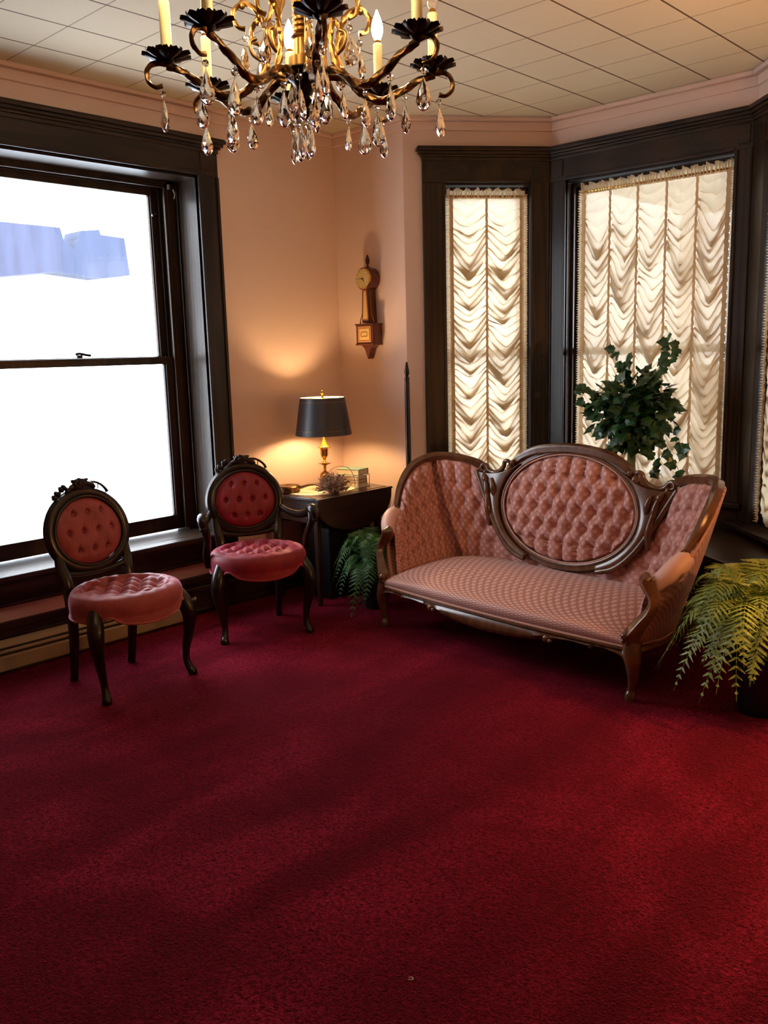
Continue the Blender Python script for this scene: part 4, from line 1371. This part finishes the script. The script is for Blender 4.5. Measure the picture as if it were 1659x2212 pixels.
# ------------------------------------------------------------------ ivy
iv = thing('ivy_plant', 'dark green ivy ball on a slim pale stand behind the sofa', 'plant', (-2.21, 4.30, 0))
mb = MB(); mb.lathe([(.11, 0), (.11, .02), (.03, .03), (.022, .05), (.022, .93), (.03, .95)], n=20); mb.build('stand', 'stem', iv)
mb = MB(); mb.lathe([(.05, .95), (.068, 1.03), (.07, 1.04)], n=20); mb.build('pot', 'navy_pot', iv)
def ivy_leaf(mb, c, d, nrm, s):
    d = d.normalized(); sd = d.cross(nrm).normalized(); nn = sd.cross(d)
    pts = [(0, 0), (.20, -.10), (.46, .02), (.44, .26), (.60, .42), (.38, .58), (.19, .80), (0, 1.08), (-.19, .80), (-.38, .58), (-.60, .42), (-.44, .26), (-.46, .02), (-.20, -.10)]
    vs = [c + (sd * x + d * y + nn * (-.18 * abs(x) - .08 * y * y)) * s for x, y in pts]
    ctr = c + d * (.35 * s) + nn * (.03 * s)
    vs.append(ctr)
    mb.add(vs, [(i, (i + 1) % 14, 14) for i in range(14)])
mb = MB(); rr = random.Random(12)
CI = Vector((0, 0, 1.145))
for k in range(620):
    v = Vector((rr.gauss(0, 1), rr.gauss(0, 1), rr.gauss(0, 1))).normalized()
    R = rr.uniform(.05, .215)
    c = CI + Vector((v.x * R * 1.08, v.y * R, v.z * R * 1.0))
    tip = (v + Vector((rr.uniform(-.8, .8), rr.uniform(-.8, .8), rr.uniform(-.8, .1)))).normalized()
    ivy_leaf(mb, c, tip, (v + Vector((0, -.3, .4))).normalized(), rr.uniform(.042, .068))
trails = [
    [(.10, -.05, 1.10), (.20, -.08, 1.02), (.26, -.09, .93), (.31, -.10, .85), (.34, -.10, .79)],
    [(.12, -.05, 1.15), (.24, -.08, 1.08), (.30, -.09, 1.0), (.33, -.1, .95)],
    [(.05, -.05, 1.0), (.13, -.07, .95), (.17, -.08, .9), (.16, -.08, .84)],
    [(.10, .0, 1.28), (.15, .0, 1.38), (.19, .0, 1.45), (.18, .0, 1.51)],
    [(.10, .0, 1.28), (.18, -.02, 1.36), (.24, -.02, 1.42), (.25, -.02, 1.47)],
    [(-.06, .0, 1.28), (-.08, .0, 1.36), (-.11, .0, 1.43), (-.12, .0, 1.47)],
    [(-.06, .0, 1.3), (-.05, .0, 1.37), (-.04, .0, 1.42)],
    [(-.16, -.03, 1.22), (-.23, -.04, 1.25), (-.28, -.05, 1.27), (-.31, -.05, 1.25)],
    [(-.18, -.03, 1.12), (-.23, -.04, 1.13), (-.27, -.05, 1.20)],
    [(-.05, -.1, 1.02), (-.06, -.12, .95), (-.04, -.12, .88)]]
vm = MB()
for tr_ in trails:
    P = catmull(tr_, 5); vm.tube(P, .0018, 5)
    for i in range(3, len(P), 2):
        a = rr.uniform(0, 2 * PI)
        dr = Vector((math.cos(a) * .8, -.35, rr.uniform(-.9, .3))).normalized()
        ivy_leaf(mb, P[i], dr, Vector((rr.uniform(-.5, .5), -1, .4)).normalized(), rr.uniform(.042, .060))
for k in range(24):
    v = Vector((rr.gauss(0, 1), rr.gauss(0, 1), rr.gauss(0, .8))).normalized()
    vm.tube([CI + v * .04, CI + v * rr.uniform(.12, .2)], .0015, 4)
mb.build('leaves', 'ivy', iv, smooth=False)
vm.build('vines', 'stem', iv)

# ------------------------------------------------------------------ chandelier
CX, CY, CZ = -1.658, 1.532, 2.153
ch = thing('chandelier', 'bronze and crystal eight-arm chandelier hanging from the ceiling', 'chandelier', (CX, CY, CZ))
mb = MB(); mb.lathe([(.012, .655), (.055, .655), (.062, .645), (.05, .625), (.018, .61), (.012, .60)], n=28); mb.build('canopy', 'gold', ch)
mb = MB()
for k in range(9):
    z = .40 + k * .022
    mb.tube([(.008 * math.cos(t_) if k % 2 else 0, 0 if k % 2 else .008 * math.cos(t_), z + .015 * math.sin(t_)) for t_ in [2 * PI * i / 14 for i in range(14)]], .0022, 6, closed=True)
mb.build('chain', 'gold', ch)
mb = MB()
pf = [(.012, -.02)]
z = -.015
pf += [(.036, -.018), (.036, .01), (.026, .014), (.024, .05), (.03, .055), (.026, .06)]
for k in range(10):
    zz = .065 + k * .012
    pf += [(.017, zz), (.024, zz + .003), (.024, zz + .008), (.017, zz + .011)]
pf += [(.03, .19), (.034, .20), (.02, .215), (.018, .30), (.03, .31), (.035, .33), (.02, .36), (.008, .40)]
mb.lathe(pf, n=24); mb.build('column', 'gold', ch, angle=50)
mb = MB(); mb.lathe([(.004, -.125), (.012, -.12), (.014, -.11), (.008, -.10), (.012, -.092), (.02, -.085), (.014, -.075), (.02, -.065), (.022, -.055), (.03, -.045), (.05, -.028), (.055, -.02), (.05, -.016), (.02, -.016)], n=24)
hub = mb.build('hub', 'iron', ch, angle=50)

def drop_mesh():
    mb = MB(); n = 8
    pr_ = [(.0012, 0), (.0055, -.011), (.0108, -.026), (.0152, -.042), (.0165, -.052), (.0145, -.062), (.0085, -.070), (.001, -.074)]
    vs = []; fs = []
    for i, (r, z) in enumerate(pr_):
        for k in range(n):
            a = 2 * PI * (k + .5 * (i % 2)) / n
            vs.append((r * 1.12 * math.cos(a), r * .6 * math.sin(a), z))
    m = len(pr_)
    for i in range(m - 1):
        for k in range(n):
            l = (k + 1) % n
            if i % 2 == 0:
                fs += [(i * n + k, i * n + l, (i + 1) * n + k), (i * n + l, (i + 1) * n + l, (i + 1) * n + k)]
            else:
                fs += [(i * n + k, (i + 1) * n + l, (i + 1) * n + k), (i * n + k, i * n + l, (i + 1) * n + l)]
    fs.append(tuple(range(n))[::-1]); fs.append(tuple((m - 1) * n + k for k in range(n)))
    mb.add(vs, fs)
    return mb
proto_drop = proto_bead = proto_wire = None
rc = random.Random(21)
def pendant(parent, x, y, z, s=1.0, bead=True):
    """wire loop, bead and almond drop hanging from (x, y, z)"""
    global proto_drop, proto_bead, proto_wire
    rz = rc.uniform(0, PI)
    if proto_drop is None:
        proto_drop = drop_mesh().build('crystal_pendant', 'crystal', parent, smooth=False)
        b = MB(); b.ball((0, 0, 0), (.0078, .0078, .0078), 8, 5); proto_bead = b.build('bead', 'crystal', proto_drop, smooth=False)
        w_ = MB(); w_.tube([(0, 0, .030), (0, 0, -.001)], .0006, 5); proto_wire = w_.build('wire', 'gold', proto_drop)
        proto_bead.location = (0, 0, .014)
        d = proto_drop
    else:
        d = proto_drop.copy(); scn.collection.objects.link(d); d.parent = parent
        for p in (proto_bead, proto_wire):
            c = p.copy(); scn.collection.objects.link(c); c.parent = d
    d.location = (x, y, z - .028 * s); d.rotation_euler = (rc.uniform(-.06, .06), rc.uniform(-.06, .06), rz); d.scale = (s, s, s)
    return d

def cup_mesh():
    mb = MB(); np_ = 9
    for ring_, (r0, r1, lift, off) in enumerate(((.012, .058, .012, 0), (.010, .036, .020, PI / np_))):
        for k in range(np_):
            a = 2 * PI * k / np_ + off
            ax = Vector((math.cos(a), math.sin(a), 0)); sd = Vector((-math.sin(a), math.cos(a), 0))
            def fn(u, v, ax=ax, sd=sd, r0=r0, r1=r1, lift=lift):
                w_ = (.0165 if ring_ == 0 else .013) * (math.sin(PI * .5 * min(1, .25 + v / .8)) if v < .62 else math.sqrt(max(0, 1 - ((v - .62) / .40) ** 2))) * (2 * u - 1)
                r = r0 + (r1 - r0) * v
                z = lift * v ** 1.5 - .004 + .003 * (1 - (2 * u - 1) ** 2) * -1 + .004 * abs(2 * u - 1)
                p = ax * (r * (1 - .03 * abs(2 * u - 1))) + sd * w_
                return (p.x, p.y, z)
            mb.grid(fn, 4, 12)
    mb.lathe([(.006, -.018), (.012, -.012), (.018, -.004), (.016, .004), (.014, .012)], n=16)
    return mb
# arms
arm_path = [(.045, -.030), (.085, -.030), (.12, -.050), (.155, -.074), (.195, -.078), (.235, -.058), (.28, -.032), (.32, -.018)]
hook = [(.30, -.022), (.325, -.012), (.35, -.014), (.366, -.03), (.364, -.052), (.348, -.064), (.332, -.062)]
lit = {0: False, 1: True, 2: True, 3: True, 4: True, 5: True, 6: True, 7: True}
first = None
for k in range(8):
    ang = math.radians(9.0 + 45 * k)
    arm = bpy.data.objects.new('arm', None)
    if first is None:
        mb = MB(); mb.tube(*crm([(r, 0, z) for r, z in arm_path], [.009, .008, .009, .0095, .0095, .009, .008, .007], 8), 12, lobes=3, amp=.22, twist=95)
        mb.tube(*crm([(r, 0, z) for r, z in hook], [.007, .0065, .006, .0055, .005, .0045, .006], 7), 10, lobes=3, amp=.2, twist=110)
        arm = mb.build('arm', 'bronze', ch, angle=60)
        mb = MB(); mb.tube(*crm([(.13, 0, -.062), (.095, 0, -.02), (.082, 0, .04), (.10, 0, .10), (.135, 0, .125), (.16, 0, .105), (.155, 0, .075), (.135, 0, .07)], [.006, .0065, .006, .006, .006, .0055, .005, .006], 7), 8, lobes=3, amp=.2, twist=110)
        mb.tube(*crm([(.092, 0, .07), (.07, 0, .12), (.075, 0, .18), (.055, 0, .25), (.02, 0, .30)], [.005, .0055, .006, .0055, .005], 7), 8, lobes=3, amp=.2, twist=110)
        mb.tube(*crm([(.10, 0, .0), (.12, 0, .015), (.125, 0, .04), (.11, 0, .05)], [.004, .005, .004, .005], 5), 8)
        for (lx, lz) in ((.088, -.01), (.084, .05), (.10, .10), (.14, .122), (.07, .13)):
            mb.ball((lx, 0, lz), (.008, .006, .012), 6, 5)
        scroll = mb.build('upper_scroll', 'gold', arm, angle=60)
        cup = cup_mesh().build('petal_cup', 'iron', arm, angle=50); cup.location = (.318, 0, 0)
        mb = MB(); mb.lathe([(.0125, 0), (.0125, .118), (.0105, .121)], n=16); sleeve = mb.build('candle_sleeve', 'candle', arm); sleeve.location = (.318, 0, .002)
        mb = MB(); mb.lathe([(.008, 0), (.0085, .008), (.007, .012)], n=12); sock = mb.build('socket', 'brass', arm); sock.location = (.318, 0, .12)
        mb = MB(); mb.lathe([(.0065, 0), (.0125, .012), (.0155, .026), (.0145, .04), (.0095, .056), (.004, .068), (.0012, .076)], n=16); bulbm = mb.build('flame_bulb', 'flame', arm); bulbm.location = (.318, 0, .13)
        protos = [scroll, cup, sleeve, sock]
        first = arm
        bulb_lit = bulbm
        gb = bulbm
        this_b = bulbm
    else:
        arm = first.copy(); scn.collection.objects.link(arm); arm.parent = ch
        for p in protos:
            c = p.copy(); scn.collection.objects.link(c); c.parent = arm
        c = bulb_lit.copy(); scn.collection.objects.link(c); c.parent = arm
        this_b = c
    arm.rotation_euler = (0, 0, ang)
    if k == 1:    # the bulb on the right-hand arm is out
        me = this_b.data.copy(); me.materials.clear(); me.materials.append(M['crystal']); this_b.data = me
        this_b['label'] = 'unlit clear bulb'
    # pendants
    def P(r, z, s=1.0, da=0.0, par=arm):
        pendant(par, r * math.cos(da), r * math.sin(da), z, s)
    P(.332, -.066, .95)
    P(.175, -.086, 1.0 if k % 2 else .85)
    P(.245, -.062, 1.05 if k % 2 == 0 else .9)
    P(.137, .062, .95)
    if k % 2 == 0:
        P(.095, -.045, .9, .35)
for k in range(4):
    a = 2 * PI * k / 4 + .6
    pendant(hub, .052 * math.cos(a), .052 * math.sin(a), -.03, 1.1)
for k in range(3):
    a = 2 * PI * k / 3 + .2
    pendant(hub, .014 * math.cos(a), .014 * math.sin(a), -.115, 1.0)

mb = MB()
mb.tube(catmull([(0, 0, .003), (.006, .002, .005), (.008, .008, .003), (.002, .011, .004), (-.004, .006, .003)], 4), .0012, 5)
lt = mb.build('lint', 'white_paint'); lt.location = (-1.245, 1.37, 0)
tag(lt, 'tiny white curl of lint on the red carpet in the foreground', 'lint')

# ------------------------------------------------------------------ floor lamp beyond the right edge of the view
M['amber'] = sheer('amber_shade', srgb(240, 190, 120), 0.25)
M['bulb2'] = emit('lit_floor_lamp_bulb', (1.0, 0.50, 0.17, 1), FLOOR_BULB)
fl = thing('floor_lamp', 'brass floor lamp with amber shade right of the sofa, out of view', 'lamp', (-.35, 3.30, 0))
mb = MB(); mb.lathe([(.14, 0), (.14, .015), (.05, .03), (.012, .05), (.011, 1.07)], n=24); mb.build('stand', 'brass', fl)
mb = MB(); mb.grid(shade_fn(.20, .13, .98, 1.22), 40, 2, closeu=True); mb.build('shade', 'amber', fl, angle=180)
mb = MB(); mb.ball((0, 0, 1.10), .03, 14, 10); mb.build('bulb', 'bulb2', fl)
